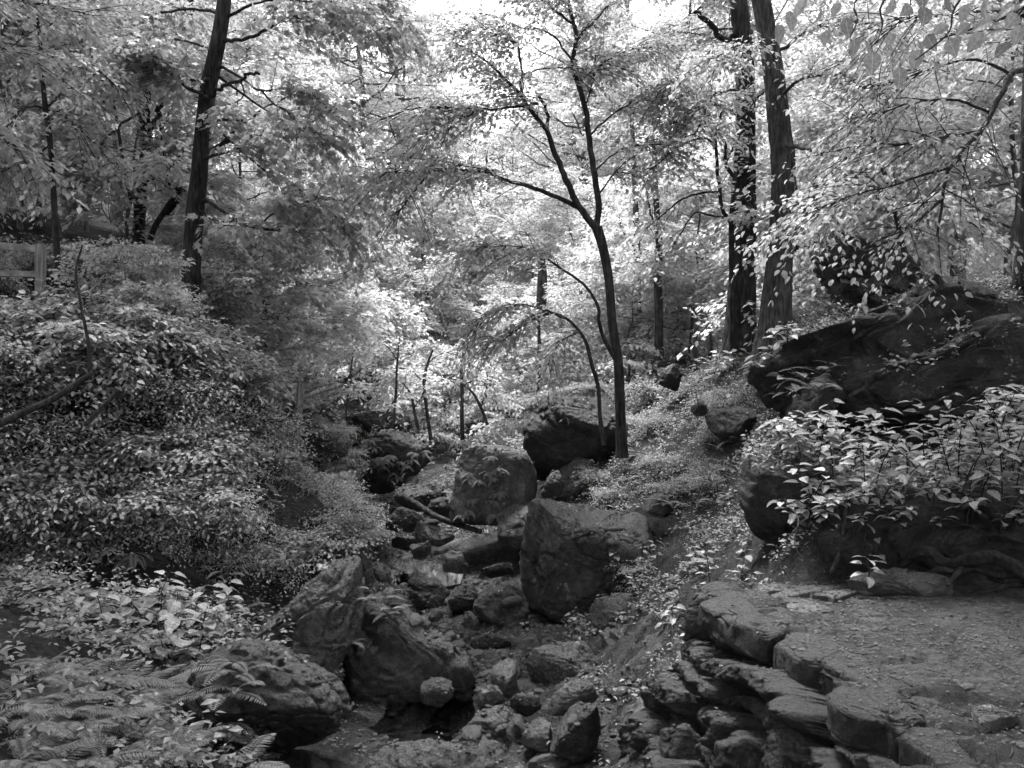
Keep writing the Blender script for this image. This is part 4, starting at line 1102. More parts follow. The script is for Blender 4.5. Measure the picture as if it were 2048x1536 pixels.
t = Tree('arching_tree', 'thin tree arching to the left beside the forked tree', seed=502)
t.trunk([(1208, 890, 12.7, 4.4), (1200, 835, 12.7, 4), (1196, 773, 12.7, 3.8), (1184, 732, 12.6, 3.6), (1174, 691, 12.5, 3.4), (1160, 664, 12.4, 3), (1133, 637, 12.3, 2.6), (1102, 626, 12.2, 2.3), (1075, 635, 12.1, 2), (1041, 654, 12.0, 2), (1010, 678, 11.9, 1)], 40, 10, 0.05, 0.2)
t.limb(L_([(1133, 637), (1090, 620), (1040, 610), (985, 625), (950, 650)], 12.2, 2.5, 0.8), 16, 40, (0.4, 0.9), lo=0.1)
t.limb(L_([(1102, 626), (1060, 640), (1010, 670), (970, 690)], 12.2, 2.2, 0.8), 16, 36, (0.4, 0.8), lo=0.1)
t.limb(L_([(1160, 664), (1125, 680), (1100, 720)], 12.3, 2, 0.8), 12, 16, (0.4, 0.8))
t.build(nl=20, size=0.075, kind='ovate', droop=0.4, origin=P(1208, 900, 12.7))

# ---- big maple on the left
t = Tree('maple_tree', 'big dark-barked maple with broken side branches on the left', seed=503)
dm = 13.0
t.trunk([(386, 735, dm, 22.7), (383, 640, dm, 19.3), (382, 560, dm, 17.6), (386, 480, dm, 16.4), (391, 420, dm, 16.8), (397, 360, dm, 15.5), (402, 300, dm, 15.1), (410, 230, dm, 15.1), (418, 170, dm, 14.7), (431, 110, dm, 14.3), (445, 30, dm, 13.4), (452, -40, dm, 12.6), (462, -250, dm, 10.1), (470, -500, dm, 6.7), (474, -700, dm, 2.5)], 110, 22, 0.09, 0.2)
t.limb(stretch(L_([(440, 85), (468, 80), (506, 72), (547, 51), (567, 38), (595, 34)], dm, 4.3, 2.2), -0.6), 22, 16, lo=0.5)
t.limb(stretch(L_([(440, 135), (451, 137), (489, 161), (523, 181), (578, 178), (625, 190), (660, 219)], dm, 3.6, 0.7), -0.8), 24, 24, lo=0.4)
t.limb(stretch(L_([(523, 181), (547, 208), (574, 222), (608, 256), (656, 273)], dm - 0.4, 2.3, 0.7), -0.6), 18, 20, lo=0.2)
t.limb(stretch(L_([(415, 195), (424, 191), (444, 171), (482, 161), (492, 150), (520, 147)], dm, 4.3, 2.9), -0.5), 22, 0)
t.limb(stretch(L_([(415, 200), (407, 191), (369, 171), (338, 144), (318, 126), (280, 113)], dm, 4.7, 1.8), -1.0), 22, 22, lo=0.4)
t.limb(stretch(L_([(420, 158), (410, 160), (376, 159), (349, 150), (320, 128)], dm, 3.6, 1.4), -0.6), 16, 14, lo=0.3)
t.limb(L_([(415, 246), (431, 243), (451, 239), (485, 241)], dm - 0.1, 3.6, 2.9), 12, 0)
t.limb(stretch(L_([(400, 325), (420, 314), (455, 304), (485, 296), (513, 290), (537, 282)], dm, 3.6, 1.4), -0.4), 18, 18, lo=0.4)
t.limb(stretch(L_([(395, 405), (417, 403), (444, 420), (478, 444), (513, 455), (560, 460), (605, 461)], dm, 5.8, 2.2), -0.6), 24, 14, lo=0.4, wob=0.2)
t.limb(stretch(L_([(513, 455), (547, 427), (581, 410), (632, 400)], dm - 0.3, 2.2, 0.7), -0.5), 14, 22, lo=0.2)
t.limb(stretch(L_([(482, 161), (488, 190), (470, 205), (455, 212)], dm - 0.2, 1.8, 0.7), -0.1), 12, 6)
t.limb(stretch(L_([(395, 415), (412, 430), (440, 450), (480, 452)], dm, 2.2, 1.1), -0.6), 12, 8)
t.limb(stretch(L_([(445, 30), (400, 20), (330, 25), (250, 60), (190, 80)], dm, 3.6, 0.9), 1.2), 20, 50, (0.6, 1.1), lo=0.25)
t.limb(stretch(L_([(430, 110), (400, 90), (350, 80), (290, 90), (240, 110)], dm, 2.9, 0.9), -0.5), 20, 46, (0.6, 1.1), lo=0.25)
t.limb(stretch(L_([(445, 40), (500, 10), (580, 0), (680, 15), (760, 40)], dm, 3.6, 0.9), -0.6), 20, 46, (0.6, 1.1), lo=0.35)
t.limb(stretch(L_([(450, -20), (540, -40), (640, -30), (740, 0), (820, 50)], dm, 3.6, 0.9), 0.8), 20, 46, (0.6, 1.1), lo=0.35)
t.limb(stretch(L_([(425, 140), (500, 200), (580, 250), (660, 320), (720, 400)], dm, 2.9, 0.7), 1.0), 20, 50, (0.6, 1.1), lo=0.3)
t.limb(stretch(L_([(410, 230), (480, 300), (560, 360), (640, 400), (690, 460)], dm, 2.9, 0.7), 0.6), 20, 40, (0.6, 1.0), lo=0.35)
t.crown(9.0, 12.5, None, 3.0, 8, 16, (0.7, 1.3), r0=0.05, main=4)
t.build(nl=20, size=0.12, kind='maple', droop=0.25, tilt=0.5, origin=P(386, 735, dm))

def simple_tree(name, label, rows, limbs, seed, tilt=0.4, nl=18, size=0.085, kind='ovate', crown=None, sides=14, ridge=0.08, bark='bark', leaf='leaf', group=None, n=60, droop=0.35, cat='tree'):
    t = Tree(name, label, cat, seed=seed, bark=bark, leaf=leaf, group=group)
    t.trunk(rows, n, sides, ridge, 0.2)
    for xy, d, r0, r1, dd, ns in limbs:
        t.limb(stretch(L_(xy, d, r0, r1), dd), 18, ns, (0.45, 0.95), lo=0.3)
    if crown: t.crown(*crown)
    return t.build(nl=nl, size=size, kind=kind, droop=droop, tilt=tilt, origin=P(*rows[0][:3]))

simple_tree('trunk_tree', 'straight trunk with a side fork just left of the big maple',
    [(275, 560, 16, 12), (277, 496, 16, 10.5), (280, 403, 16, 11), (284, 328, 16, 11), (289, 273, 16, 10.5), (290, 219, 16, 9.5), (299, 100, 16, 9.5), (308, 20, 16, 9), (320, -60, 16, 8), (330, -300, 16, 3)],
    [([(289, 270), (300, 255), (314, 236), (320, 205)], 16, 7, 5, 0, 0), ([(283, 370), (300, 360), (314, 356)], 16, 3, 2, -0.2, 2), ([(285, 330), (312, 290), (330, 265)], 16, 2, 1, 0.2, 8),
     ([(303, 70), (345, 35), (385, 5), (420, -40)], 16, 7, 3, -0.5, 16), ([(300, 100), (250, 130), (190, 150), (140, 140)], 16, 3, 1, -1.0, 40), ([(290, 220), (240, 250), (190, 300), (150, 330)], 16, 3, 1, -1, 40)],
    504, size=0.10, crown=(7.5, 10.0, None, 3.0, 8, 18, (0.7, 1.2)))
simple_tree('leaning_tree', 'crooked double-stemmed tree leaning behind the big maple',
    [(300, 480, 15, 5.2), (311, 451, 15, 5.4), (328, 424, 15, 5.2), (352, 386, 15, 5), (369, 349, 15, 4.8), (390, 318, 15, 4.6), (440, 290, 15, 3.6), (480, 250, 15, 2)],
    [([(335, 430), (352, 405), (375, 370), (390, 350)], 15.1, 5, 3, 0, 0), ([(342, 385), (330, 330), (322, 260), (318, 240)], 15, 2.5, 1.5, -0.3, 14), ([(338, 340), (360, 310), (372, 296)], 14.9, 1.5, 1, 0, 6), ([(440, 290), (520, 270), (600, 300)], 15, 3, 1, 0.5, 34), ([(480, 250), (560, 200), (640, 180)], 15, 3, 1, 0.5, 34)],
    505, size=0.09)
simple_tree('sapling', 'thin upright sapling near the far left edge behind the railing',
    [(116, 540, 11.5, 6), (112, 480, 11.5, 5.5), (108, 403, 11.5, 5.5), (104, 335, 11.5, 5), (99, 273, 11.5, 5), (91, 219, 11.5, 5), (85, 154, 11.5, 4), (79, 68, 11.5, 3.2), (70, 0, 11.5, 2.5), (66, -80, 11.5, 1)],
    [([(86, 125), (110, 119), (138, 123), (185, 130), (215, 160)], 11.5, 2.5, 1, -0.3, 30), ([(92, 216), (110, 200), (130, 180), (160, 172)], 11.5, 2, 0.8, 0.2, 16), ([(90, 218), (70, 212), (40, 222), (0, 275)], 11.5, 2.4, 1, -0.4, 30), ([(84, 165), (62, 150), (50, 130), (0, 118)], 11.5, 2.4, 1, 0.3, 26), ([(82, 75), (100, 50), (115, 30)], 11.5, 1.6, 0.8, 0, 14), ([(93, 220), (120, 225), (150, 250)], 11.5, 1.8, 0.8, -0.4, 18), ([(78, 60), (50, 30), (0, 10), (-40, 20)], 11.5, 1.8, 0.8, -0.4, 30), ([(100, 290), (60, 320), (10, 340), (-30, 380)], 11.5, 2, 0.8, 0.2, 34)],
    506, size=0.09, sides=10)
simple_tree('sapling', 'pair of thin stems between the sapling by the railing and the straight trunk',
    [(262, 400, 14, 3.5), (255, 360, 14, 3.5), (246, 320, 14, 3), (238, 270, 14, 3), (228, 210, 14, 2.5), (214, 150, 14, 2)],
    [([(258, 385), (243, 350), (232, 325)], 14, 2, 1.5, 0, 4), ([(238, 265), (215, 230), (205, 190)], 14, 2, 1, 0, 16), ([(228, 210), (190, 190), (140, 200)], 14, 1.8, 0.8, -0.4, 30), ([(214, 150), (180, 110), (130, 100)], 14, 1.8, 0.8, -0.4, 30)], 507, sides=8, ridge=0.04)

# ---- right pair of big trunks and the trunk at the right edge
simple_tree('oak_tree', 'darker left one of the two big trunks on the right bank',
    [(1479, 705, 14, 29), (1482, 640, 14, 25), (1484, 590, 14, 23.5), (1487, 500, 14, 21), (1489, 380, 14, 19), (1491, 260, 14, 17.5), (1490, 150, 14, 16.5), (1480, 40, 14, 16), (1476, -40, 14, 15), (1470, -300, 14, 11), (1466, -600, 14, 4)],
    [([(1492, 225), (1520, 190), (1560, 165)], 14, 4, 1.5, -0.8, 24), ([(1490, 240), (1440, 210), (1380, 220), (1340, 250)], 14, 3, 1, -0.8, 40), ([(1480, 60), (1450, 80), (1420, 50), (1390, 20)], 14, 7, 5, -0.3, 4), ([(1485, 150), (1430, 130), (1370, 150), (1330, 170)], 14, 3, 1, -1.2, 44), ([(1490, 180), (1430, 190), (1390, 270)], 14, 3, 1, -1.6, 36)],
    508, tilt=0.25, kind='lance', size=0.10, crown=(9, 12.0, None, 3.0, 7, 16, (0.7, 1.3), 0.05, 0.15, 1.0, 4), sides=40, ridge=0.17, n=220)
simple_tree('oak_tree', 'paler right one of the two big trunks, swelling at its foot',
    [(1547, 730, 13, 36), (1549, 672, 13, 30), (1551, 630, 13, 26.5), (1553, 587, 13, 25), (1559, 513, 13, 23), (1567, 427, 13, 23), (1566, 325, 13, 22), (1557, 239, 13, 20), (1543, 120, 13, 18), (1526, 20, 13, 17), (1516, -40, 13, 16), (1490, -300, 13, 12), (1470, -600, 13, 4)],
    [([(1578, 500), (1592, 496), (1594, 488)], 13, 5, 4, -0.1, 0), ([(1555, 200), (1600, 160), (1680, 150), (1760, 180)], 13, 4, 1, -2.2, 50), ([(1545, 120), (1600, 70), (1680, 40), (1760, 60)], 13, 4, 1, -2.4, 50), ([(1562, 290), (1620, 300), (1680, 330), (1740, 380)], 13, 4, 1, -2.6, 50), ([(1540, 100), (1480, 90), (1420, 120)], 13, 3, 1, -1.6, 40)],
    509, tilt=0.25, kind='lance', size=0.10, crown=(9, 11.5, None, 3.0, 7, 16, (0.7, 1.3), 0.05, 0.15, 1.0, 4), sides=40, ridge=0.13, n=220, bark='bark_pale')
simple_tree('oak_tree', 'rough trunk cut off by the right edge of the picture',
    [(2052, 575, 10, 19), (2053, 500, 10, 17), (2056, 400, 10, 15), (2060, 250, 10, 14), (2064, 100, 10, 13), (2066, -40, 10, 12), (2070, -400, 10, 7), (2072, -800, 10, 4)],
    [([(2060, 137), (2048, 139), (2021, 147), (2004, 184), (1984, 226), (1960, 263), (1929, 301), (1895, 342), (1888, 393), (1874, 472)], 8.2, 7, 2.5, -0.6, 24), ([(1965, 258), (1936, 268), (1902, 272), (1850, 285), (1790, 290)], 8.0, 4, 1.2, -0.4, 27), ([(2021, 150), (1960, 120), (1890, 130), (1800, 160), (1720, 180)], 8.2, 3.5, 1, -0.4, 33), ([(1984, 226), (1910, 200), (1830, 205), (1760, 225), (1690, 240)], 8.0, 3, 1, -0.2, 25), ([(1900, 335), (1840, 350), (1790, 370), (1720, 385), (1660, 410)], 7.9, 3, 1, -0.4, 25), ([(1888, 393), (1850, 430), (1800, 470), (1770, 520)], 7.7, 2.5, 1, -0.5, 10), ([(2050, 33), (1970, 22), (1880, 33), (1790, 38)], 8.6, 4, 1, -1.0, 33)],
    510, tilt=0.2, size=0.066, crown=(5.5, 9.5, None, 4.0, 12, 18, (0.7, 1.2), 0.04, 0.15, 1.0, 4), sides=40, ridge=0.17, n=160, nl=18)
simple_tree('sapling', 'leaning speckled sapling in front of the cleft boulder on the right',
    [(1812, 520, 9.5, 5), (1803, 478, 9.5, 4.5), (1789, 420, 9.5, 4.5), (1772, 355, 9.5, 4.2), (1752, 305, 9.5, 4), (1746, 270, 9.5, 3.5), (1742, 220, 9.5, 2)],
    [([(1770, 355), (1761, 385), (1758, 400)], 9.5, 2.5, 1.5, 0, 2), ([(1752, 262), (1720, 290), (1700, 312)], 9.5, 2.5, 1, -0.3, 10), ([(1772, 355), (1720, 350), (1660, 380), (1610, 420)], 9.5, 2, 0.8, -0.7, 40), ([(1789, 420), (1850, 400), (1900, 420)], 9.5, 2, 0.8, -0.5, 30)], 511, sides=10)
simple_tree('dead_sapling', 'crooked nearly bare sapling standing against the darker big trunk',
    [(1464, 705, 13.6, 6), (1464, 560, 13.6, 6), (1463, 448, 13.6, 5.5), (1466, 400, 13.6, 5), (1466, 355, 13.6, 4), (1451, 328, 13.6, 4), (1451, 290, 13.6, 3.5), (1438, 265, 13.6, 3), (1442, 232, 13.6, 2.5)],
    [([(1462, 448), (1447, 427), (1440, 376), (1433, 308), (1433, 267), (1440, 236), (1450, 215)], 13.5, 4.5, 2, -0.2, 6), ([(1434, 300), (1410, 277), (1369, 287), (1348, 301), (1300, 340)], 13.5, 2.5, 1.2, -0.4, 10), ([(1441, 385), (1413, 384), (1375, 393), (1348, 410), (1290, 460)], 13.5, 2.8, 1.2, -0.4, 8), ([(1452, 436), (1427, 432), (1389, 427), (1360, 470)], 13.5, 2.8, 1.2, -0.3, 3), ([(1451, 330), (1470, 285), (1480, 270)], 13.5, 2, 1, 0, 3)], 512, sides=8, ridge=0.04)
simple_tree('snag', 'pale dead tree stub far behind on the right',
    [(1994, 470, 26, 8), (1995, 400, 26, 7.5), (1999, 330, 26, 7), (2001, 285, 26, 4)], [([(1999, 330), (1990, 300), (1985, 290)], 26, 3, 1.5, 0, 0)], 513, bark='bark_dead', cat='dead tree')

for k, (lab, rows, limbs) in enumerate([
    ('thin sapling bent over the fern-draped blocky boulder', [(862, 880, 17.5, 3.5), (852, 810, 17.5, 3), (848, 760, 17.5, 3), (856, 725, 17.5, 2.5), (866, 700, 17.5, 1.5)], [([(850, 770), (820, 740), (790, 735)], 17.5, 1.5, 0.7, 0, 16), ([(856, 725), (890, 705), (930, 715)], 17.5, 1.5, 0.7, 0, 16)]),
    ('straight thin stem at the end of the valley floor', [(925, 880, 18, 4), (924, 830, 18, 4), (924, 770, 18, 3.5), (922, 720, 18, 2)], [([(924, 775), (890, 755), (860, 750)], 18, 1.5, 0.7, 0, 12), ([(924, 772), (955, 760), (985, 775)], 18, 1.5, 0.7, 0.3, 12)]),
    ('curved sapling stem right of the straight thin stem', [(975, 850, 18.5, 3), (962, 815, 18.5, 3), (945, 785, 18.5, 2.5), (925, 768, 18.5, 2)], [([(962, 815), (972, 780), (975, 750)], 18.5, 1.5, 0.7, 0, 10)]),
    ('wiry double sapling over the dark rock shelf', [(782, 870, 17, 3), (788, 830, 17, 2.5), (792, 780, 17, 2.5), (795, 720, 17, 2), (800, 670, 17, 1)], [([(784, 860), (772, 830), (790, 800), (810, 770)], 17, 2, 1, 0, 10), ([(795, 720), (770, 690), (740, 690)], 17, 1.2, 0.7, 0, 16)]),
    ('bowed sapling left of the bent sapling', [(838, 865, 17.2, 3), (830, 830, 17.2, 3), (822, 790, 17.2, 2.5), (805, 765, 17.2, 1.5)], [([(828, 815), (845, 790), (850, 770)], 17.2, 1.2, 0.7, 0, 8)]),
    ('upright thin stem above the huge overhanging boulder', [(1080, 770, 16.5, 4), (1079, 720, 16.5, 3.5), (1078, 660, 16.5, 3), (1077, 600, 16.5, 2.5)], [([(1078, 660), (1050, 630), (1020, 625)], 16.5, 1.4, 0.7, 0, 14)]),
    ('knobbly dead trunk stub behind the arching tree', [(1082, 640, 20, 11), (1083, 590, 20, 10), (1085, 550, 20, 9), (1084, 500, 20, 3)], []),
    ('mossy background trunk between the forked tree and the big trunks', [(1318, 720, 18, 9), (1318, 640, 18, 8), (1316, 560, 18, 8), (1318, 480, 18, 7), (1312, 400, 18, 6), (1308, 280, 18, 4)], [([(1316, 520), (1340, 500), (1360, 470)], 18, 3, 1, -0.3, 12), ([(1318, 470), (1300, 420), (1290, 360)], 18, 3, 1, 0, 14)]),
    ('dim trunk close left of the mossy background trunk', [(1275, 700, 21, 8), (1275, 600, 21, 7), (1274, 500, 21, 7), (1270, 380, 21, 6), (1262, 200, 21, 4)], [([(1274, 500), (1250, 470), (1235, 430)], 21, 2.5, 1, 0, 14)]),
    ('short broken stems at the top of the right slope', [(1388, 720, 16, 5), (1389, 690, 16, 5), (1393, 655, 16, 4.5)], [([(1390, 670), (1408, 660), (1420, 640)], 16, 2.5, 1.2, 0, 4), ([(1420, 715), (1421, 690), (1420, 660)], 16, 4, 3, 0, 2)]),
    ('small trunk half hidden right of the paler big trunk', [(1632, 520, 17, 7), (1632, 420, 17, 6.5), (1630, 330, 17, 6), (1636, 280, 17, 5), (1640, 200, 17, 3)], [([(1628, 330), (1612, 310), (1600, 300)], 17, 2.5, 1, 0, 10)]),
    ('pale trunk fragment above the upper left foliage', [(168, 420, 20, 5), (175, 300, 20, 4.5), (184, 150, 20, 4), (190, 0, 20, 3)], [([(178, 260), (210, 220), (240, 190)], 20, 2, 1, 0, 20)]),
]):
    simple_tree('sapling' if rows[0][3] < 5.5 else 'trunk_tree', lab, rows, limbs, 540 + k, sides=9, ridge=0.05, n=24, leaf='leaf_far_lit', size=0.09, bark='bark_pale')

# ------------------------------------------------------------------ background trees: a few kinds, copied
def proc_tree(name, label, H, zb, rad, nlimb, nspray, r, seed, size=0.11, kind='diamond', nl=24, leaf='leaf_far_lit', lean=0.05, droop=0.3, group=None, bark='bark', main=4, sides=9, lensp=(0.7, 1.3)):
    t = Tree(name, label, seed=seed, leaf=leaf, group=group, bark=bark)
    rg = t.rg
    n = 10
    rows = []
    ph = rg.uniform(0, 6.28)
    for k in range(n):
        s = k / (n - 1)
        rows.append((lean * H * s * s * math.cos(ph) + rg.normal() * 0.01 * H * (k > 0), lean * H * s * s * math.sin(ph) + rg.normal() * 0.01 * H * (k > 0), H * s - 0.15, r * (1 - 0.85 * s)))
    t.trunk(rows, 30, sides, 0.08, 0.3, world=True)
    t.crown(zb, H * 0.98, None, rad, nlimb, nspray, lensp, r0=r * 0.35, main=main)
    return t.build(nl=nl, size=size, kind=kind, droop=droop, origin=A(0, 0, 0))

def place(root, x, y, sc, rz, used, label=None, group=None, sink=0.1):
    o = root if root.name not in used else copy_tree(root)
    used.add(root.name)
    zz = float(terrain_h([x], [y])[0])
    o.location = (x, y, zz - sink)
    o.rotation_euler = (0, 0, rz)
    o.scale = (sc, sc, sc)
    if label: o['label'] = label
    if group: o['group'] = group
    return o

USED = set()
def zone(x, y):
    px = 1024 + x / max(y, 1) * F
    for lim, w in ((250, 'left of the straight trunk'), (460, 'around the big maple'), (760, 'between the big maple and the creek'), (1000, 'straight up the creek'), (1240, 'behind the forked tree'), (1440, 'between the forked tree and the big trunks'), (1640, 'around the two big trunks'), (9999, 'right of the two big trunks')):
        if px < lim: return w
def dist(y, cuts=((22, 'nearer'), (36, 'farther'), (52, 'distant'), (999, 'farthest'))):
    for lim, w in cuts:
        if y < lim: return w
G_FAR = 'tall trees closing the back of the ravine'
L_FAR = 'tall tree with brightened leaves in the bright wood at the back of the ravine'
tall = [proc_tree('tall_tree', L_FAR, H, zb, rad, nlm, 20, r, 600 + k, size=0.14, group=G_FAR, bark='bark_far_haze')
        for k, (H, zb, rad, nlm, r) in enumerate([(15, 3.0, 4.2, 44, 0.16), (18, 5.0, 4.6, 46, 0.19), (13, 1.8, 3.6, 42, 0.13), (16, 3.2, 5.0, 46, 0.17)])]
G_UND = 'understory trees along the far creek'
L_UND = 'low spreading understory tree with layered brightened leaves beyond the boulders'
under = [proc_tree('understory_tree', L_UND, H, zb, rad, nlm, 26, r, 620 + k, size=0.11, kind='diamond', nl=26, group=G_UND, bark='bark_far_haze', main=3, sides=7, lensp=(0.5, 1.0), droop=0.25)
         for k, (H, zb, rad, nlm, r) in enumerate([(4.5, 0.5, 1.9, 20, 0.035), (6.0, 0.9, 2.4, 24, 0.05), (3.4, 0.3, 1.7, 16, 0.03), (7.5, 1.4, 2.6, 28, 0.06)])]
rt = np.random.default_rng(77)
TALL = [(3.0, 53), (5.5, 47), (9.2, 53), (12, 48), (3.4, 46), (-5.4, 49), (5.6, 36), (7.4, 43), (-8.6, 47), (9.4, 33), (0.4, 64), (-2.8, 68), (-12, 24), (-15, 31), (-9.5, 34), (-18, 40), (-12, 44), (-6, 46), (13, 25), (16, 31), (10, 34), (19, 40), (13, 44), (7, 46), (1, 50), (-7.6, 39), (-6.6, 52), (3.4, 41), (6.2, 35), (-11, 29), (11, 27), (2.6, 56), (-4.6, 62), 
        (-22, 52), (-15, 55), (-8, 58), (-1, 60), (6, 57), (13, 54), (21, 50), (27, 58), (17, 66), (8, 70), (-5, 72), (-14, 70), (-26, 64), (-14, 17), (17, 20), (24, 34), (-25, 36), (31, 46)]
for k, (x, y) in enumerate(TALL):
    place(tall[k % 4], x + rt.normal() * 0.5, y + rt.normal() * 0.7, rt.uniform(0.85, 1.2), rt.uniform(0, 6.28), USED, '%s tall tree with brightened leaves %s' % (dist(y), zone(x, y)))
UND = [(-4.4, 16.2, 2), (-5.8, 17.5, 1), (-3.4, 19.5, 2), (-1.6, 22.5, 2), (0.9, 20.5, 2), (2.6, 18.6, 2), (4.6, 18.6, 0), (6.2, 17, 1), (-4.8, 23.5, 0), (1.8, 25, 0), (-2.6, 27.5, 0), (4.2, 26, 1), (6.8, 22.5, 1), (8.6, 17.5, 3), (-7, 21.5, 1), (-6.8, 15.4, 0), (-8.8, 15.6, 3),
       (0.0, 30, 0), (-3.6, 33, 1), (3.2, 33, 1), (7, 30.5, 3), (-7.6, 29, 3), (9.6, 24, 3), (5.4, 14.8, 2), (7.6, 13.8, 1), (10, 14.5, 1), (-10, 18.5, 3), (-5.6, 26.5, 1), (-0.4, 26.5, 2), (5.4, 30, 3), (-5.4, 30, 3), (8.4, 20.8, 1), (-9, 25, 3), (11, 28, 3), (-0.8, 35, 3), (4.8, 37, 3), (-5.4, 38, 3), (9.4, 38, 3), (-10, 37, 3), (1.6, 40, 3), (-3, 42, 3), (-6.2, 19.4, 2), (3.6, 22.4, 2), (2.4, 28.5, 3), (4.6, 23.6, 3), (-4.2, 36, 3), (7.2, 26.4, 3), (1.0, 33.5, 3), (-7.4, 33, 3)]
for x, y, kv, sc_, lab in [(-5.2, 11.5, 2, 0.5, 'small leafy sapling rising from the left shrubs right of the railing'), (-4.5, 14.6, 0, 0.65, 'leafy sapling crowding the right side of the big maple'), (-4.75, 11.0, 2, 0.4, 'low leafy sapling in the middle of the left shrubs'), (-5.1, 13.9, 2, 0.55, 'leafy sapling behind the foot of the big maple')]:
    o = copy_tree(under[kv]); o.location = (x, y, float(terrain_h([x], [y])[0]) - 0.1); o.rotation_euler = (0, 0, x * 3); o.scale = (sc_,) * 3
    o['label'] = lab; o['group'] = 'saplings among the left shrubs'
for k, (x, y, kv) in enumerate([(-11.6, 18.6, 3), (-13.2, 22.0, 3), (-10.6, 21.2, 1), (-14.6, 25.0, 3), (-12.0, 27.0, 3), (-9.6, 16.6, 1), (-16.5, 28.0, 3), (-10.9, 16.0, 0)]):
    o = copy_tree(under[kv]); o.location = (x, y, float(terrain_h([x], [y])[0]) - 0.1); o.rotation_euler = (0, 0, k * 1.7); o.scale = (1.0 + 0.05 * (k % 4),) * 3
    o['label'] = 'leafy understory tree on the far left hillside behind the sapling by the railing'; o['group'] = 'understory trees on the far left hillside'
for k, (x, y, kv) in enumerate(UND):
    place(under[kv], x + rt.normal() * 0.3, y + rt.normal() * 0.3, rt.uniform(0.8, 1.2), rt.uniform(0, 6.28), USED, '%s low spreading understory tree %s' % (dist(y, ((18, 'nearest'), (24, 'nearer'), (31, 'farther'), (999, 'farthest'))), zone(x, y)))

# ------------------------------------------------------------------ shrubs on the banks
def make_shrub(seed, R, H, nst, size, nl=16, label='', group='', lean=(0.5, -0.4)):
    t = Tree('shrub', label, 'shrub', group, leaf='leaf_shrub', seed=seed)
    rg = t.rg
    for k in range(nst):
        an = rg.uniform(0, 6.28); q = R * rg.uniform(0.3, 1)
        dirv = A(math.cos(an) * q + lean[0] * R * 0.6, math.sin(an) * q + lean[1] * R * 0.6, H * rg.uniform(0.6, 1.1))
        line = limb_line(A(rg.normal() * 0.08, rg.normal() * 0.08, -0.1), dirv, np.linalg.norm(dirv), 0.014, rg, n=8, rise=-0.35)
        b = along(line, rg, 17, 0.15, (0.2, 0.7))
        t.limbs.append((line, 5, b))
    t.trunks = []
    return t.build(nl=nl, size=size, kind='ovate' if size > 0.065 else 'lance', droop=0.35, spread=0.6, tilt=0.30, tw=0.004, hang=0.12, origin=A(0, 0, 0))
shr = [make_shrub(700 + k, R, H, n, s, label='x', group='x') for k, (R, H, n, s) in enumerate([(0.9, 0.9, 18, 0.074), (1.1, 1.1, 20, 0.08), (0.75, 0.7, 14, 0.062), (1.0, 0.8, 18, 0.055), (1.0, 1.9, 26, 0.075)])]
G_L = 'leafy shrubs covering the left slope'
L_L = 'leafy arching shrub in the mass covering the left slope'
G_R = 'leafy shrubs on the slopes right of the creek'
L_R = 'leafy shrub on the slope between the forked tree and the big trunks'
def shrub_scale(x, y):
    s_ = float(np.interp(x, [-4.6, -3.2], [1.0, 0.5]))
    px = 1024 + x / y * F
    top = (768 - float(np.interp(px, [0, 120, 200, 300, 440, 560, 700], [575, 570, 540, 560, 640, 800, 960]))) / F * y
    return min(s_ * 1.05, max(0.35, (top - float(terrain_h([x], [y])[0])) / 0.95)) if y < 12.6 else s_
SHL = [(-6.6, 10.2), (-5.8, 9.8), (-5.0, 9.7), (-4.2, 9.6), (-6.8, 11.2), (-6.0, 11.2), (-5.2, 10.8), (-4.5, 10.6), (-3.8, 10.2), (-3.3, 9.9), (-5.6, 12.2), (-4.8, 11.8), (-4.0, 11.3), (-3.4, 10.9), (-2.8, 10.7), (-2.5, 11.4), (-2.9, 13.0), (-7.6, 12.4), (-6.8, 12.8), (-7.8, 11.0), (-4.6, 13.6), (-3.6, 14.4), (-5.6, 13.6), (-7.2, 9.6), (-6.4, 9.2), (-3.3, 15.6), (-4.4, 15.4), (-6.2, 8.6), (-5.6, 8.9), (-5.0, 9.0), (-4.4, 9.1), (-3.8, 9.3), (-3.2, 9.5), (-2.6, 9.9), (-2.3, 10.5), (-6.8, 8.8), (-5.4, 10.3), (-4.6, 10.2), (-6.2, 10.6), (-7.2, 10.4), (-3.6, 11.6), (-4.3, 12.2), (-5.0, 12.8), (-2.7, 12.2), (-6.3, 12.0), (-2.4, 13.6), (-2.8, 14.6)]
for k, (x, y) in enumerate(SHL):
    place(shr[[0, 1, 3, 0, 2][k % 5]], x + rt.normal() * 0.12, y + rt.normal() * 0.12, shrub_scale(x, y) * rt.uniform(0.85, 1.1), rt.uniform(-0.7, 0.7), USED, 'leafy shrub %s of the left slope, %s' % (('at the foot', 'halfway up', 'near the top')[int(terrain_h([x], [y])[0] > -1.2) + int(terrain_h([x], [y])[0] > 0.2)], zone(x, y)), G_L, sink=0.05)
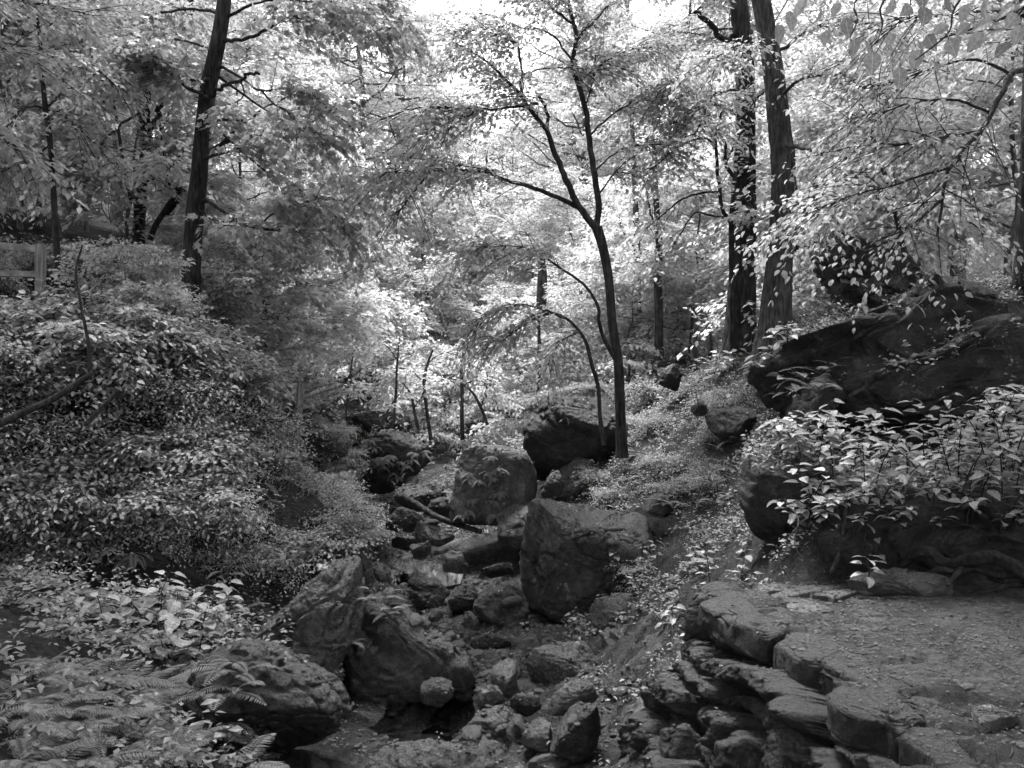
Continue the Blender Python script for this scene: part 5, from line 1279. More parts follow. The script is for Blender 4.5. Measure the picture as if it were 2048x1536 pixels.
for k, (x, y) in enumerate([(-6.0, 10.0), (-5.2, 10.4), (-6.7, 10.9), (-5.0, 11.4), (-5.9, 11.8), (-4.5, 11.0), (-6.9, 12.2), (-5.5, 9.4), (-4.4, 12.2), (-7.0, 9.8)]):
    px_t = 1024 + x / y * F
    top = (768 - float(np.interp(px_t, [0, 120, 200, 300, 440, 560], [575, 570, 530, 545, 640, 800]))) / F * y
    sc_ = min(1.0, max(0.4, (top - float(terrain_h([x], [y])[0])) / 1.9))
    place(shr[4], x, y, sc_, rt.uniform(-0.8, 0.8), USED, 'tall shrub %s of the left slope, %s' % (('at the foot', 'halfway up', 'near the top')[int(terrain_h([x], [y])[0] > -1.2) + int(terrain_h([x], [y])[0] > 0.2)], zone(x, y)), 'tall shrubs rising out of the left slope', sink=0.05)
rv = np.random.default_rng(99)
for k, (x, y) in enumerate([(-6.0, 8.75), (-5.55, 8.6), (-5.1, 8.8), (-4.65, 8.75), (-4.25, 8.95), (-3.85, 9.0), (-3.5, 9.2), (-3.15, 9.3), (-2.8, 9.6), (-4.9, 9.15), (-4.1, 9.25), (-5.8, 9.05), (-2.45, 10.0), (-2.2, 10.7)]):
    o = copy_tree(shr[[0, 2, 3][k % 3]])
    o.location = (x, y, float(terrain_h([x], [y])[0]) - 0.06); o.rotation_euler = (0, 0, rv.uniform(-0.6, 0.6)); o.scale = (rv.uniform(0.5, 0.72),) * 3
    o['label'] = 'low shrub on the rim above the dark left rock walls, %s' % ('at the left edge', 'below the railing', 'below the big maple', 'above the triangular rock')[int(x > -5.3) + int(x > -4.4) + int(x > -3.3)]
    o['group'] = 'low shrubs on the rim above the left rock walls'
SHR = [(2.4, 12.2), (3.0, 12.8), (3.6, 13.8), (2.0, 14.6), (1.0, 15.6), (0.3, 15.0), (1.6, 16.2), (4.4, 15.2), (5.2, 13.2), (4.6, 11.6), (5.6, 11.8), (6.6, 12.6), (2.8, 15.4), (0.5, 17.2), (5.4, 10.4), (6.4, 10.2), (4.6, 10.4), (6, 9.2), (5.2, 9.4), (1.5, 12.6), (2.0, 11.6), (2.6, 11.0), (2.3, 13.4), (1.9, 10.4), (2.9, 11.8), (3.3, 12.2), (1.2, 13.6), (2.5, 10.2)]
for k, (x, y) in enumerate(SHR):
    place(shr[[2, 3, 2, 0, 3][k % 5]], x + rt.normal() * 0.12, y + rt.normal() * 0.12, rt.uniform(0.55, 0.85) * (0.6 if y < 13.7 and x < 3.4 else 1), rt.uniform(0, 6.28), USED, '%s leafy shrub on the right bank, %s' % (dist(y, ((11, 'nearest'), (13, 'nearer'), (15, 'farther'), (99, 'farthest'))), zone(x, y)), G_R, sink=0.05)

for k, (px, py, sc_, lab) in enumerate([(1060, 800, 0.5, 'shrub draped over the left shoulder of the huge overhanging boulder'), (1105, 775, 0.5, 'shrub crowning the middle of the huge overhanging boulder'), (1150, 785, 0.45, 'shrub on the right top of the huge overhanging boulder'), (1030, 850, 0.45, 'shrub hanging beside the left end of the huge overhanging boulder'),
        (700, 850, 0.5, 'bush over the dark rock shelf on the far left bank'), (655, 850, 0.5, 'bush covering the mossy hump by the fence post'), (1425, 800, 0.4, 'bush on the mossy ledge boulder left of the outcrop tip'),
        (1320, 900, 0.4, 'low bush halfway down the slope below the small dark rock'), (1390, 960, 0.3, 'low bush on the slope above the black hollow'), (720, 980, 0.4, 'leafy bush at the left water edge above the upper pool'), (690, 1040, 0.35, 'leafy bush hanging over the undercut left rock wall')]):
    pt, nrm = hit(px, py + 12)
    if k < 4: pt, nrm = drop((0.45, 0.85, 1.25, 0.1)[k], (14.4, 14.6, 14.7, 14.2)[k], 2.5)
    o = copy_tree(shr[[3, 2][k % 2]])
    o.location = (pt[0], pt[1] + 0.1, pt[2] - 0.08); o.rotation_euler = (0, 0, rt.uniform(-0.6, 0.6)); o.scale = (sc_,) * 3
    o['label'] = lab; o['group'] = 'bushes on and between the boulders'
# ------------------------------------------------------------------ low ground cover (uncountable)
def ground_cover(n, region, seed, size, name, label, keep, hmax=0.2, rockp=0.1):
    rg = np.random.default_rng(seed)
    pos, ax, nr, sz = [], [], [], []
    (x0, x1), (y0, y1) = region
    XY = np.stack([rg.uniform(x0, x1, n), rg.uniform(y0, y1, n), np.full(n, float(seed))], 1)
    ok = vnoise(XY * 1.7, 6) + 0.6 * vnoise(XY * 4.5, 7) > rg.uniform(-0.7, 0.25, n)
    for x, y, _ in XY[ok].tolist():
        if not keep(x, y): continue
        pt, nrm = drop(x, y)
        if pt is None or nrm[2] < 0.25 or (ON_ROCK[0] and rg.random() > rockp): continue
        h = 0.02 + hmax * rg.random() ** 1.5
        m = rg.integers(3, 8)
        a0 = rg.uniform(0, 6.28)
        s = size * rg.uniform(0.45, 1.0) * (1.9 if rg.random() < 0.25 else 1.2)
        for j in range(m):
            an = a0 + j * 6.28 / m + rg.normal() * 0.3
            dv = A(math.cos(an), math.sin(an), rg.uniform(-0.6, 0.3))
            pos.append(pt + A(0, 0, h * rg.uniform(0.3, 1.0)) + dv * 0.012); ax.append(dv); nr.append(A(0, 0, 1) + rg.normal(size=3) * 0.5); sz.append(s * rg.uniform(0.7, 1.1))
    V, T, r = leaves(np.array(pos), np.array(ax), np.array(nr), np.array(sz), 'lance' if y1 < 16 else 'diamond', rg)
    tag(link(name, mesh_np(name, V, T, False, r), M['leaf_low']), label, kind='stuff')
def bank(x, y):
    c = creek_x(y)
    if 1.5 < x and y < 6.9: return False
    return abs(x - c) > 1.15 + 0.3 * math.sin(y * 3)
ground_cover(9000, ((-8, -1.2), (4.4, 15)), 801, 0.05, 'undergrowth', 'small-leaved undergrowth carpeting the left bank', lambda x, y: bank(x, y) and y > 7.0)
ground_cover(15000, ((0.6, 6), (7.0, 15)), 802, 0.042, 'undergrowth', 'small-leaved undergrowth carpeting the right bank', bank)
ground_cover(9000, ((-9, 9), (15, 30)), 803, 0.09, 'undergrowth', 'pale undergrowth carpeting the valley floor beyond the boulders', lambda x, y: True)
ground_cover(2200, ((-4.2, -1.5), (4.3, 7.4)), 805, 0.055, 'undergrowth', 'low leafy plants between the ferns of the lower left corner', lambda x, y: bank(x, y) and math.sin(x * 5.1 + 1) * math.sin(y * 4.3) < 0.45, 0.35)
ground_cover(4200, ((-3.2, 0.6), (13.4, 18)), 807, 0.05, 'undergrowth', 'pale low plants filling the ground between the fern-clad boulders', lambda x, y: True, 0.3, 0.25)
ground_cover(420, ((-1.6, 1.6), (6, 13)), 804, 0.04, 'undergrowth', 'scattered seedlings between the creek stones', lambda x, y: True)

# leaf litter
rl = np.random.default_rng(811)
pos, ax, nr, sz = [], [], [], []
for k in range(13000):
    if k % 2 == 0: x, y = rl.uniform(1.7, 4.2), rl.uniform(3.2, 7.2)
    else:
        y = rl.uniform(5, 14); x = rl.uniform(-3.2, 3.0)
    pt, nrm = drop(x, y)
    if pt is None or nrm[2] < 0.45: continue
    an = rl.uniform(0, 6.28)
    pos.append(pt + nrm * 0.008); ax.append(A(math.cos(an), math.sin(an), 0.1) ); nr.append(nrm + rl.normal(size=3) * 0.25); sz.append(rl.uniform(0.012, 0.05) * (0.55 if k % 2 == 0 else 1))
V, T, r = leaves(np.array(pos), np.array(ax), np.array(nr), np.array(sz), 'diamond', rl)
tag(link('leaf_litter', mesh_np('leaf_litter', V, T, False, r), M['litter']), 'dead leaves and bits strewn over rocks, creek bed and path', kind='stuff')

rw = np.random.default_rng(821)
C_, R_ = [], []
for k in range(520):
    if k % 2: x, y = rw.uniform(1.8, 4.2), rw.uniform(3.2, 6.8)
    else: y = rw.uniform(5.6, 13); x = creek_x(y) + rw.normal() * 1.1
    pt, nrm = drop(x, y)
    if pt is None or nrm[2] < 0.5: continue
    an = rw.uniform(0, 6.28); L0 = rw.uniform(0.04, 0.22) * (0.7 if k % 2 else 1.6)
    dv = unit(np.cross(nrm, A(math.cos(an), math.sin(an), 0.1))); sd = np.cross(dv, nrm)
    tt_ = np.linspace(-0.5, 0.5, 5)[:, None]
    C_.append(pt + nrm * 0.008 + dv * tt_ * L0 + sd * (tt_ ** 2) * L0 * rw.normal() * 0.4)
    R_.append(np.linspace(1, 0.5, 5) * rw.uniform(0.0015, 0.005))
V, T = tubes(np.array(C_), np.array(R_), 4)
tag(link('twig_debris', mesh_np('twig_debris', V, T, True), M['bark_pale']), 'broken twigs strewn over the path and creek stones', kind='stuff')

# ------------------------------------------------------------------ ferns
def frond_mesh(seed, n=20):
    rg = np.random.default_rng(seed)
    s = np.linspace(0, 1, 12)
    curv = rg.uniform(0.6, 1.1)
    line = np.stack([s * 0.9, rg.normal() * 0.05 * s ** 2, 0.55 * s - curv * 0.62 * s ** 2.2, 0.006 * (1 - 0.8 * s)], 1)
    tV, tT = tubes(line[None, :, :3], line[None, :, 3], 3)
    pos, ax, nr, sz = [], [], [], []
    for k in range(n):
        u = 0.16 + 0.84 * k / (n - 1)
        p = np.array([np.interp(u, s, line[:, c]) for c in range(3)])
        q = np.array([np.interp(min(u + 0.03, 1), s, line[:, c]) for c in range(3)]); o_ = np.array([np.interp(u - 0.03, s, line[:, c]) for c in range(3)])
        tg = unit(q - o_)
        up = unit(np.cross(tg, A(0, 1, 0))) * -1
        if up[2] < 0: up = -up
        w = 0.19 * math.sin(math.pi * (0.18 + 0.80 * u)) ** 0.9 + 0.02
        for sd in (-1, 1):
            pos.append(p); ax.append(A(0, sd, 0) + tg * 0.45 - up * 0.12 + rg.normal(size=3) * 0.05); nr.append(up + rg.normal(size=3) * 0.15); sz.append(w)
    pos, ax, nr, sz = map(np.array, (pos, ax, nr, sz))
    ax = unit(ax); nr = unit(nr - ax * (nr * ax).sum(-1, keepdims=True)); lat = np.cross(nr, ax)
    tv = np.array([(0, 0, 0), (0.35, 0.14, 0.02), (1, 0, -0.10), (0.35, -0.14, 0.02)])
    wd = np.full(len(sz), 0.11)
    V = pos[:, None] + (sz[:, None] * tv[:, 0])[..., None] * ax[:, None] + (wd[:, None] * tv[:, 1])[..., None] * lat[:, None] + (sz[:, None] * tv[:, 2])[..., None] * nr[:, None]
    T = (np.array([[0, 2, 1], [0, 3, 2]])[None] + (np.arange(len(pos)) * 4)[:, None, None]).reshape(-1, 3)
    V, T = join([(tV, tT), (V.reshape(-1, 3), T)])
    me = mesh_np('frond', V, T, False, np.full(len(T), rg.random() * 0.6))
    me.materials.append(M['leaf_low'])
    return me
FR = [frond_mesh(900 + k) for k in range(5)]
rf = np.random.default_rng(905)
def fern(pt, size, nfr, label, group, nrm=None, fan=(0, 6.28), hang=0.0):
    root = empty('fern', pt - A(0, 0, 0.01))
    tag(root, label, 'fern', group)
    for k in range(nfr):
        o = link('frond', FR[rf.integers(5)], None, root)
        an = fan[0] + (fan[1] - fan[0]) * (k + rf.random() * 0.7) / nfr
        s = size * rf.uniform(0.7, 1.15)
        o.rotation_euler = (rf.normal() * 0.15, rf.uniform(-0.25, 0.25) + hang * rf.uniform(0.5, 1.2), an)
        o.scale = (s, s, s)
    return root
def ferns_px(pxs, size, nfr, label, group, zones=None, **kw):
    for px, py in pxs:
        pt, nrm = hit(px, py)
        if pt is None: continue
        lb = label
        if zones: lb = label + ', ' + [w for lim, w in zones if px < lim][0]
        fern(pt, size * rf.uniform(0.8, 1.2), nfr, lb, group, **kw)
g1 = [(rf.uniform(0, 480), rf.uniform(1340, 1560)) for k in range(80)]
ferns_px(g1, 0.36, 7, 'feathery fern in the lower left corner patch', 'ferns in the lower left corner', zones=((120, 'at the left edge'), (240, 'left of its middle'), (360, 'right of its middle'), (999, 'beside the holed boulder')))
g2 = [(rf.uniform(90, 480), rf.uniform(1180, 1330)) for k in range(16)]
ferns_px(g2, 0.3, 6, 'fern among broad-leaved weeds on the bank above the holed boulder', 'ferns on the left bank above the holed boulder')
g3 = [(rf.uniform(725, 850), rf.uniform(872, 960)) for k in range(26)]
ferns_px(g3, 0.22, 6, 'fern draped over the dark blocky boulder left of the flat-sided boulder', 'ferns on the dark blocky boulder', fan=(3.4, 6.0), hang=0.7)
g4 = [(rf.uniform(915, 1010), rf.uniform(895, 1030)) for k in range(24)]
ferns_px(g4, 0.18, 5, 'fern hanging on the face of the tall flat-sided boulder', 'ferns on the tall flat-sided boulder', fan=(3.4, 6.0), hang=0.8)
g5 = [(rf.uniform(230, 470), rf.uniform(1020, 1110)) for k in range(14)]
ferns_px(g5, 0.26, 5, 'fern hanging over the black recessed rock wall on the left', 'ferns over the black rock wall', fan=(3.6, 5.9), hang=0.7)
g6 = [(rf.uniform(690, 800), rf.uniform(1170, 1290)) for k in range(9)]
ferns_px(g6, 0.2, 5, 'small fern on the crest of the long moss-covered boulder', 'ferns on the long moss-covered boulder')
g8 = [(rf.uniform(1230, 1470), rf.uniform(850, 1010)) for k in range(34)]
ferns_px(g8, 0.24, 6, 'small fern on the slope between the forked tree and the black hollow', 'ferns on the right slope')
g9 = [(rf.uniform(0, 560), rf.uniform(880, 1060)) for k in range(26)]
ferns_px(g9, 0.3, 5, 'fern low in the shrubs above the dark left rock walls', 'ferns among the left shrubs', fan=(3.4, 6.0), hang=0.4)
g7 = [(rf.uniform(1600, 1660), rf.uniform(700, 830)) for k in range(4)]
ferns_px(g7, 0.3, 5, 'fern growing from a crack in the slanting outcrop', 'ferns on the outcrop')

# ------------------------------------------------------------------ broad-leaved plants whose leaves can be told apart
def broad_leaf_mesh(seed, wid=0.30, cup=0.08, drp=0.22):
    rg = np.random.default_rng(seed)
    us = np.linspace(0, 1, 19)
    prof = np.sin(np.pi * us ** 0.75) ** 0.85 * wid
    prof[0] = 0; prof[-1] = 0
    V = []
    for k, u in enumerate(us):
        zc = 0.05 * u - drp * u ** 2
        for v in (-1, -0.66, -0.33, 0, 0.33, 0.66, 1):
            V.append((u, v * prof[k] * (1 + 0.05 * rg.normal()), zc + cup * abs(v) * (prof[k] / wid) + 0.012 * rg.normal() * (abs(v) == 1) + 0.020 * math.sin(6.283 * (k / 3.0 - abs(v) * 0.9)) * min(1, abs(v) * 3)))
    T = []
    for k in range(18):
        for j in range(6):
            a_ = k * 7 + j
            T += [(a_, a_ + 7, a_ + 8), (a_, a_ + 8, a_ + 1)]
    V = np.array(V)
    V, T2 = V, np.array(T)
    pet = tubes(np.array([[(-0.28, 0, 0.03), (-0.12, 0, 0.025), (0.05, 0, 0.0)]], float), np.array([[0.012, 0.011, 0.008]]), 4)
    V, T2 = join([(V, T2), pet])
    me = mesh_np('leaf', V, T2, True, np.full(len(T2), rg.random() * 0.6))
    me.materials.append(M['leaf_broad'])
    return me
BL = [broad_leaf_mesh(950 + k, w, c, d) for k, (w, c, d) in enumerate([(0.30, 0.08, 0.2), (0.34, 0.05, 0.3), (0.28, 0.10, 0.12), (0.32, 0.06, 0.4)])]
rb = np.random.default_rng(961)
def broad_plant(pt, h, nleaf, size, label, group, lean=(0, 0), name='broad_leaved_plant', cat='plant'):
    root = empty(name, pt)
    tag(root, label, cat, group)
    tip = A(lean[0] * h + rb.normal() * 0.05, lean[1] * h + rb.normal() * 0.05, h)
    line = catmull([np.append(A(0, 0, -0.03), 0.006), np.append(tip * A(0.35, 0.35, 0.55), 0.005), np.append(tip, 0.003)], 10)
    V, T = tubes(line[None, :, :3], line[None, :, 3], 5)
    link('stem', mesh_np('stem', V, T, True), M['bark'], root)
    for k in range(nleaf):
        s = 1 - 0.8 * (k / nleaf) ** 1.2
        p = np.array([np.interp(s, np.linspace(0, 1, 10), line[:, c]) for c in range(3)])
        an = k * 2.2 + rb.normal() * 0.4
        sc_ = size * rb.uniform(0.7, 1.2)
        o = link('leaf', BL[rb.integers(4)], None, root)
        pitch = rb.uniform(-0.25, 0.35)
        o.rotation_euler = (rb.normal() * 0.25, pitch, an)
        dv = A(math.cos(an), math.sin(an), 0) * 0.28 * sc_ 
        o.location = p + dv * rb.uniform(0.9, 1.8)
        o.scale = (sc_, sc_, sc_)
    return root
GB = 'broad-leaved plants below the outcrop'
for k in range(100):
    y = rb.uniform(6.7, 8.1); x = rb.uniform(2.15 + 0.35 * (y - 7) if y > 7.15 else 2.75, 4.9)
    pt, nrm = drop(x, y)
    if pt is None: continue
    h = min(rb.uniform(0.2, 0.75), max(0.2, -0.02 - pt[2] - max(0, 3.4 - x) * 0.35))
    broad_plant(pt, h, int(rb.integers(8, 17)), rb.uniform(0.08, 0.145), '%s broad-leaved plant in the patch below the outcrop, %s' % (('low', 'middling', 'tall')[int(h > 0.3) + int(h > 0.5)], ('at its left tip', 'left of its middle', 'right of its middle', 'at the right edge')[int(x > 2.7) + int(x > 3.3) + int(x > 3.9)]), GB, lean=(rb.normal() * 0.3 - 0.1, -0.5 + rb.normal() * 0.25))
ground_cover(2600, ((2.2, 5.2), (6.75, 8.4)), 806, 0.05, 'undergrowth', 'small leaves filling the bank between the broad-leaved plants', lambda x, y: True, 0.3, 0.9)
for k in range(14):
    x0 = rb.uniform(2.3, 3.9)
    p0 = A(x0, rb.uniform(6.75, 6.9), rb.uniform(-1.15, -0.95)); L0 = rb.uniform(0.25, 0.55)
    line = catmull([np.append(p0 + A(0, 0.25, 0.08), 0.006), np.append(p0, 0.006), np.append(p0 + A(rb.normal() * 0.1, -0.08, -L0 * 0.5), 0.004), np.append(p0 + A(rb.normal() * 0.15, -0.05, -L0), 0.002)], 18)
    V, T = tubes(line[None, :, :3], line[None, :, 3], 5)
    tag(link('hanging_root', mesh_np('hanging_root', V - p0, T, True), M['bark_pale'], None, p0), 'thin bare root dangling over the dark face behind the path', 'root', 'roots dangling behind the path')
for k in range(30):
    px, py = rb.uniform(1600, 2060), rb.uniform(985, 1075)
    pt, nrm = hit(px, py)
    if pt is None or pt[1] > 8.2: continue
    broad_plant(pt, rb.uniform(0.1, 0.22), int(rb.integers(6, 11)), rb.uniform(0.06, 0.11), 'small plant spilling over the dark face behind the path, %s' % ('left part', 'middle part', 'right part')[int(px > 1750) + int(px > 1900)], 'plants spilling over the dark face', lean=(rb.normal() * 0.3, -1.3))
GS = 'broad-leaved seedlings right of the largest creek boulder'
for k in range(22):
    px, py = rb.uniform(1230, 1500), rb.uniform(1120, 1270)
    pt, nrm = hit(px, py)
    if pt is None or (px > 1370 and py > 1165): continue
    broad_plant(pt, rb.uniform(0.12, 0.3), 8, 0.085, 'pale broad-leaved seedling on the slope between the boulder and the path ledge', GS)
GW = 'broad-leaved weeds on the left bank above the holed boulder'
for k in range(24):
    px, py = rb.uniform(120, 480), rb.uniform(1180, 1340)
    pt, nrm = hit(px, py)
    if pt is None or pt[1] < 6.2: continue
    broad_plant(pt, rb.uniform(0.15, 0.35), 8, 0.15, 'broad-leaved weed on the left bank %s the holed boulder' % ('far left of', 'left of', 'just above')[int(px > 230) + int(px > 360)], GW)
GT = 'seedlings on the far right slope'
for k in range(18):
    px, py = rb.uniform(1380, 1600), rb.uniform(660, 830)
    pt, nrm = hit(px, py)
    if pt is None: continue
    broad_plant(pt, rb.uniform(0.2, 0.4), 8, 0.15, 'pale seedling on the slope below the two big trunks', GT)
for (px, py, h, lab) in [(1150, 1262, 0.2, 'seedling with pale leaves at the mouth of the dark hollow under the boulder'), (1750, 1140, 0.45, 'upright flowering weed at the back of the path'), (1740, 1165, 0.2, 'pale low weed at the foot of the upright flowering weed')]:
    pt, nrm = hit(px, py)
    broad_plant(pt, h, 9, 0.10, lab, None)

# near trees with boughs in the top corners; unseen crowns added to shade the foreground
def shade_tree(name, label, x, y, H, rad, seed, zb, hang=()):
    t = Tree(name, label, seed=seed, leaf='leaf')
    z0 = float(terrain_h([x], [y])[0]) - 0.1
    t.trunk([(x, y, z0, 0.24), (x - 0.1, y, z0 + H * 0.3, 0.19), (x, y + 0.15, z0 + H * 0.6, 0.13), (x + 0.1, y, z0 + H, 0.03)], 60, 18, 0.12, 0.3, world=True)
    for rows, d, r0, r1, dd, ns in hang:
        t.limb(stretch(L_(rows, d, r0, r1), dd), 18, ns, (0.45, 0.9), lo=0.1)
    t.crown(zb, z0 + H * 0.97, None, rad, 60, 44, (0.8, 1.5), r0=0.06, main=0, rise=0.08)
    return t.build(nl=26, size=0.095, size_top=0.17, kind='diamond', droop=0.2, origin=A(x, y, z0)), A(x, y, z0)
ob, obl = shade_tree('path_side_tree', 'near tree whose low twigs with big leaves hang into the top right corner, its unseen crown added for shade', 4.2, 0.8, 13, 7.6, 521, 5.0)
shade_tree('left_edge_tree', 'tree added outside the left edge for shade, its leafy boughs reaching into the upper left corner', -7.0, 5.2, 13, 8.5, 522, 6.0,
    hang=[([(-220, 40), (-120, 60), (-20, 90), (60, 110)], 8.6, 6, 1.2, 0.3, 30), ([(-220, 200), (-120, 220), (-20, 260), (40, 300)], 8.4, 5, 1.2, 0.2, 26), ([(-220, -60), (-60, -20), (80, 10), (180, 30)], 9, 6, 1.2, 0.5, 34)])
def ob_stem(rows):
    line = catmull(np.array([np.append(P(r[0], r[1], r[2]), r[3] / F * r[2]) for r in rows]), 24)
    V, T = tubes(line[None, :, :3], line[None, :, 3], 6)
    link('twig', mesh_np('twig', V - obl, T, True), M['bark'], ob)
    return line
OBL = [ob_stem([(2130, -70, 3.3, 8), (2048, 15, 3.3, 4), (1960, 52, 3.25, 2.5), (1880, 78, 3.2, 1.5)]),
       ob_stem([(2048, -120, 3.3, 6), (1920, 0, 3.2, 2.5), (1900, 60, 3.15, 2), (1870, 90, 3.1, 1.8), (1830, 120, 3.1, 1.2)]),
       ob_stem([(1980, -120, 3.2, 5), (1780, -10, 3.1, 2.5), (1765, 50, 3.05, 1.8), (1755, 85, 3.0, 1)]),
       ob_stem([(1900, -120, 3.0, 5), (1722, -10, 3.0, 2.2), (1715, 40, 3.0, 1.6), (1700, 75, 3.0, 1)]),
       ob_stem([(1750, -120, 3.0, 4), (1600, -30, 3.0, 2), (1570, 10, 3.0, 1.4), (1545, 50, 3.0, 1)])]
LEAFS = [(1582, 42, 62, 100), (1560, 70, 60, 110), (1600, 18, 55, 60), (1693, 55, 55, 95), (1652, 75, 50, 70), (1745, 125, 62, 90), (1735, 100, 55, 110), (1800, 155, 60, 95), (1832, 120, 62, 70), (1850, 30, 60, 80), (1880, 60, 55, 30), (1860, 85, 55, 100), (1930, 25, 60, 60), (1965, 50, 62, 10), (1950, 85, 66, 60), (1990, 60, 60, -5), (1905, 95, 60, 100), (1815, 20, 50, 40), (1780, 15, 50, 60), (2010, 20, 60, 20), (2035, 70, 60, 80), (2025, 40, 55, 50), (1925, 60, 50, 40), (1845, -5, 60, 70), (1780, 80, 40, 70), (1640, 30, 48, 80), (1672, 20, 48, 60), (1710, 95, 50, 100), (1970, 15, 55, 70), (1895, 10, 50, 100), (1870, 130, 45, 110), (2005, 95, 55, 30)]
for k, (px, py, lpx, adeg) in enumerate(LEAFS):
    d = 3.0 + 0.3 * rb.random()
    q = P(px, py, d)
    s = 0.68 * lpx / F * d
    o = link('leaf', BL[k % 4], None, ob)
    an = math.radians(adeg)
    axv = unit(A(-math.cos(an), rb.normal() * 0.25, -math.sin(an)))
    nv = unit(A(rb.normal() * 0.6, -0.8 + rb.normal() * 0.3, 0.7)); nv = unit(nv - axv * (nv @ axv)); lv = np.cross(nv, axv)
    Mx = Matrix(((axv[0], lv[0], nv[0], 0), (axv[1], lv[1], nv[1], 0), (axv[2], lv[2], nv[2], 0), (0, 0, 0, 1)))
    q0 = q - axv * s * 0.5
    o.matrix_local = Matrix.Translation(Vector((q0 - obl).tolist())) @ Mx @ Matrix.Diagonal((s, s * 1.15, s, 1))

# ------------------------------------------------------------------ wooden railing, fence posts, logs, roots
def beam(name, p0, p1, w, h, mat, parent, base):
    p0, p1 = np.array(p0), np.array(p1)
    dv = unit(p1 - p0); sd = unit(np.cross(dv, A(0, 0, 1) if abs(dv[2]) < 0.9 else A(1, 0, 0))); up = np.cross(sd, dv)
    bm = bmesh.new()
    vv = []
    for p in (p0, p1):
        for a_, b_ in ((-1, -1), (1, -1), (1, 1), (-1, 1)):
            vv.append(bm.verts.new(Vector((p + sd * a_ * w / 2 + up * b_ * h / 2 - base).tolist())))
    for f_ in ((0, 1, 2, 3), (7, 6, 5, 4), (0, 4, 5, 1), (1, 5, 6, 2), (2, 6, 7, 3), (3, 7, 4, 0)):
        bm.faces.new([vv[i] for i in f_])
    bmesh.ops.recalc_face_normals(bm, faces=bm.faces[:])
    bmesh.ops.bevel(bm, geom=bm.edges[:], offset=min(w, h) * 0.08, segments=2, affect='EDGES')
    me = bpy.data.meshes.new(name); bm.to_mesh(me); bm.free()
    return link(name, me, M[mat], parent)
dR = 10.2
b0 = P(80, 750, dR)
rl_ = empty('wooden_railing', b0)
tag(rl_, 'squared timber railing at the left edge above the shrubs', 'railing')
beam('post', P(81, 760, dR), P(81, 488, dR), 0.095, 0.095, 'timber', rl_, b0)
beam('rail', P(-160, 478, dR - 0.2), P(73, 498, dR - 0.02), 0.05, 0.085, 'timber_rail', rl_, b0)
beam('rail', P(-160, 540, dR - 0.2), P(73, 549, dR - 0.02), 0.05, 0.07, 'timber_rail', rl_, b0)

fb = P(592, 905, 12.4)
fp = empty('fence_post', fb)
tag(fp, 'weathered leaning fence post with a short rail on the left bank', 'fence post')
V, T = trunk_mesh(catmull([np.append(P(590, 930, 12.4), 0.057), np.append(P(596, 840, 12.4), 0.053), np.append(P(603, 768, 12.4), 0.046)], 20), 12, 0.06, 5)
link('post', mesh_np('post', V - fb, T, True), M['timber'], fp)
V, T = trunk_mesh(catmull([np.append(P(604, 795, 12.4), 0.032), np.append(P(640, 783, 12.6), 0.032), np.append(P(684, 770, 13.0), 0.028)], 14), 9, 0.06, 6)
link('rail', mesh_np('rail', V - fb, T, True), M['timber'], fp)

def pole(name, label, rows, cat, mat='bark', sides=12, n=40, ridge=0.08, wob=0.0, seed=1):
    line = catmull(np.array([np.append(P(r[0], r[1], r[2]), r[3] / F * r[2]) for r in rows]), n)
    if wob:
        line[:, :3] += np.stack([fbm(line[:, :3] * 4, seed + k, 2) for k in range(3)], 1) * wob
    V, T = trunk_mesh(line, sides, ridge, seed)
    base = line[np.argmin(line[:, 2]), :3]
    o = link(name, mesh_np(name, V - base, T, True), M[mat], None, base)
    return tag(o, label, cat)
pole('fallen_log', 'slim log lying slantwise across the rocks above the upper pool', [(806, 993, 13.6, 7), (840, 1014, 13.4, 7), (880, 1037, 13.2, 6), (962, 1064, 12.9, 4.5)], 'log', 'bark')
pole('fallen_branch', 'bare fallen branch slanting through the left shrubs', [(-30, 862, 8.2, 7), (40, 828, 8.2, 6.5), (110, 795, 8.25, 6), (188, 744, 8.3, 5)], 'branch', 'bark')
pole('fallen_branch', 'short broken branch below the bare fallen branch', [(170, 850, 8.3, 4), (205, 815, 8.3, 5), (235, 782, 8.35, 4)], 'branch', 'bark')
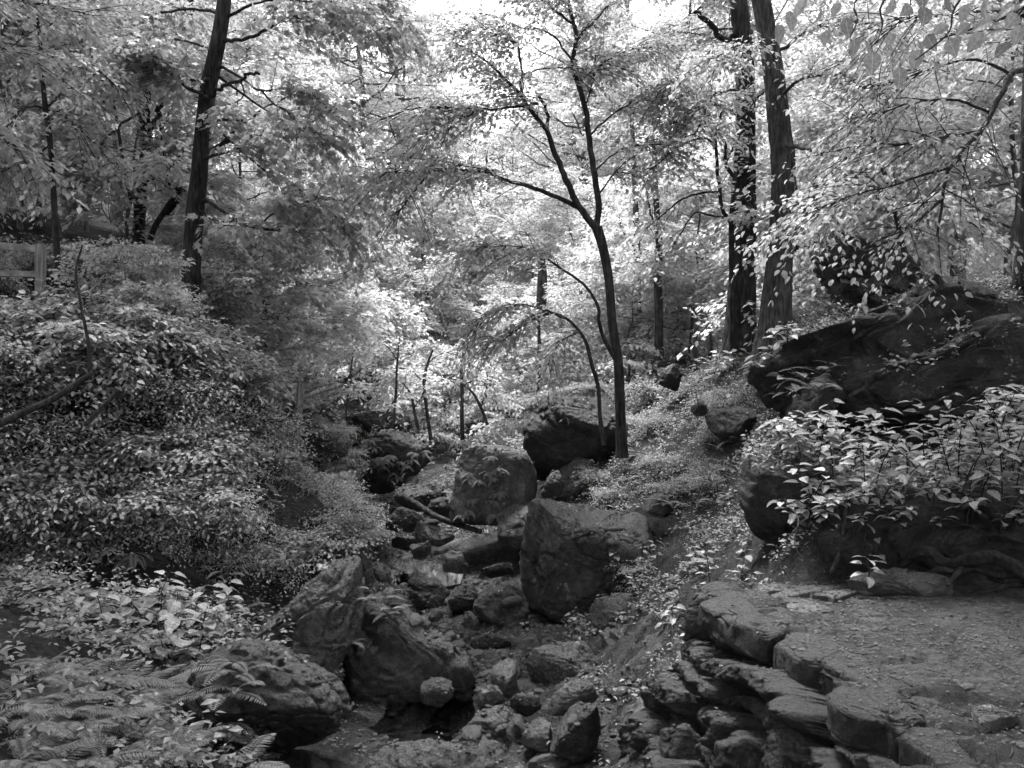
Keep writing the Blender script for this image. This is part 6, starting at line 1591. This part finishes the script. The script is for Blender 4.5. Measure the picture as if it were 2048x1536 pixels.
pole('sapling', 'thin twisting stem growing up through the left shrubs', [(180, 760, 8.3, 3.5), (178, 700, 8.3, 3.5), (172, 660, 8.3, 3), (160, 600, 8.35, 2.5), (152, 540, 8.4, 2), (165, 490, 8.4, 1.5)], 'sapling', 'bark')
pole('tree_root', 'thick twisted root snaking along the back of the path', z(0, 0, 1, []) or [(1806, 1132, 6.75, 6), (1826, 1112, 6.62, 8), (1852, 1106, 6.5, 9), (1880, 1124, 6.45, 9), (1905, 1128, 6.42, 9), (1940, 1116, 6.38, 11), (1975, 1110, 6.35, 12), (2005, 1122, 6.33, 12), (2030, 1138, 6.3, 13), (2090, 1172, 6.2, 14)], 'root', 'root', 24, 140, 0.28, 0.03, 3)
pole('tree_root', 'knotted side root crossing under the thick twisted root', [(1850, 1150, 6.5, 5), (1880, 1138, 6.4, 6), (1915, 1145, 6.38, 6), (1950, 1136, 6.4, 7), (1990, 1148, 6.36, 8), (2060, 1150, 6.3, 9)], 'root', 'root', 16, 80, 0.25, 0.02, 8)
pole('tree_root', 'short root stub dipping into the path soil', [(1925, 1130, 6.42, 6), (1912, 1150, 6.3, 5), (1895, 1172, 6.22, 3)], 'root', 'root', 14, 40, 0.25, 0.01, 9)
pole('tree_root', 'thin pale root branching below the thick twisted root', [(1953, 1190, 6.45, 4), (1998, 1178, 6.4, 5), (2030, 1171, 6.35, 6), (2090, 1172, 6.3, 7)], 'root', 'bark', 10, 30, 0.08, 0.01, 4)
pole('tree_root', 'root fork joining the thin pale root from above', [(1975, 1152, 6.5, 7), (2000, 1160, 6.45, 7), (2018, 1170, 6.4, 6)], 'root', 'bark', 10, 20, 0.1, 0.005, 5)
pole('vine', 'dark woody vine hanging down the bank behind the path', [(1694, 1000, 6.8, 4), (1690, 1050, 6.8, 4.2), (1684, 1090, 6.8, 4.2), (1672, 1125, 6.75, 4.5), (1662, 1146, 6.75, 4)], 'vine', 'bark', 8, 30, 0.06, 0.01, 6)
pole('vine', 'forked bare root curving out of the dark hollow', [(1575, 980, 7.6, 3), (1582, 1010, 7.5, 3), (1610, 1020, 7.4, 3), (1650, 1010, 7.3, 2)], 'root', 'bark', 8, 26, 0.06, 0.01, 7)
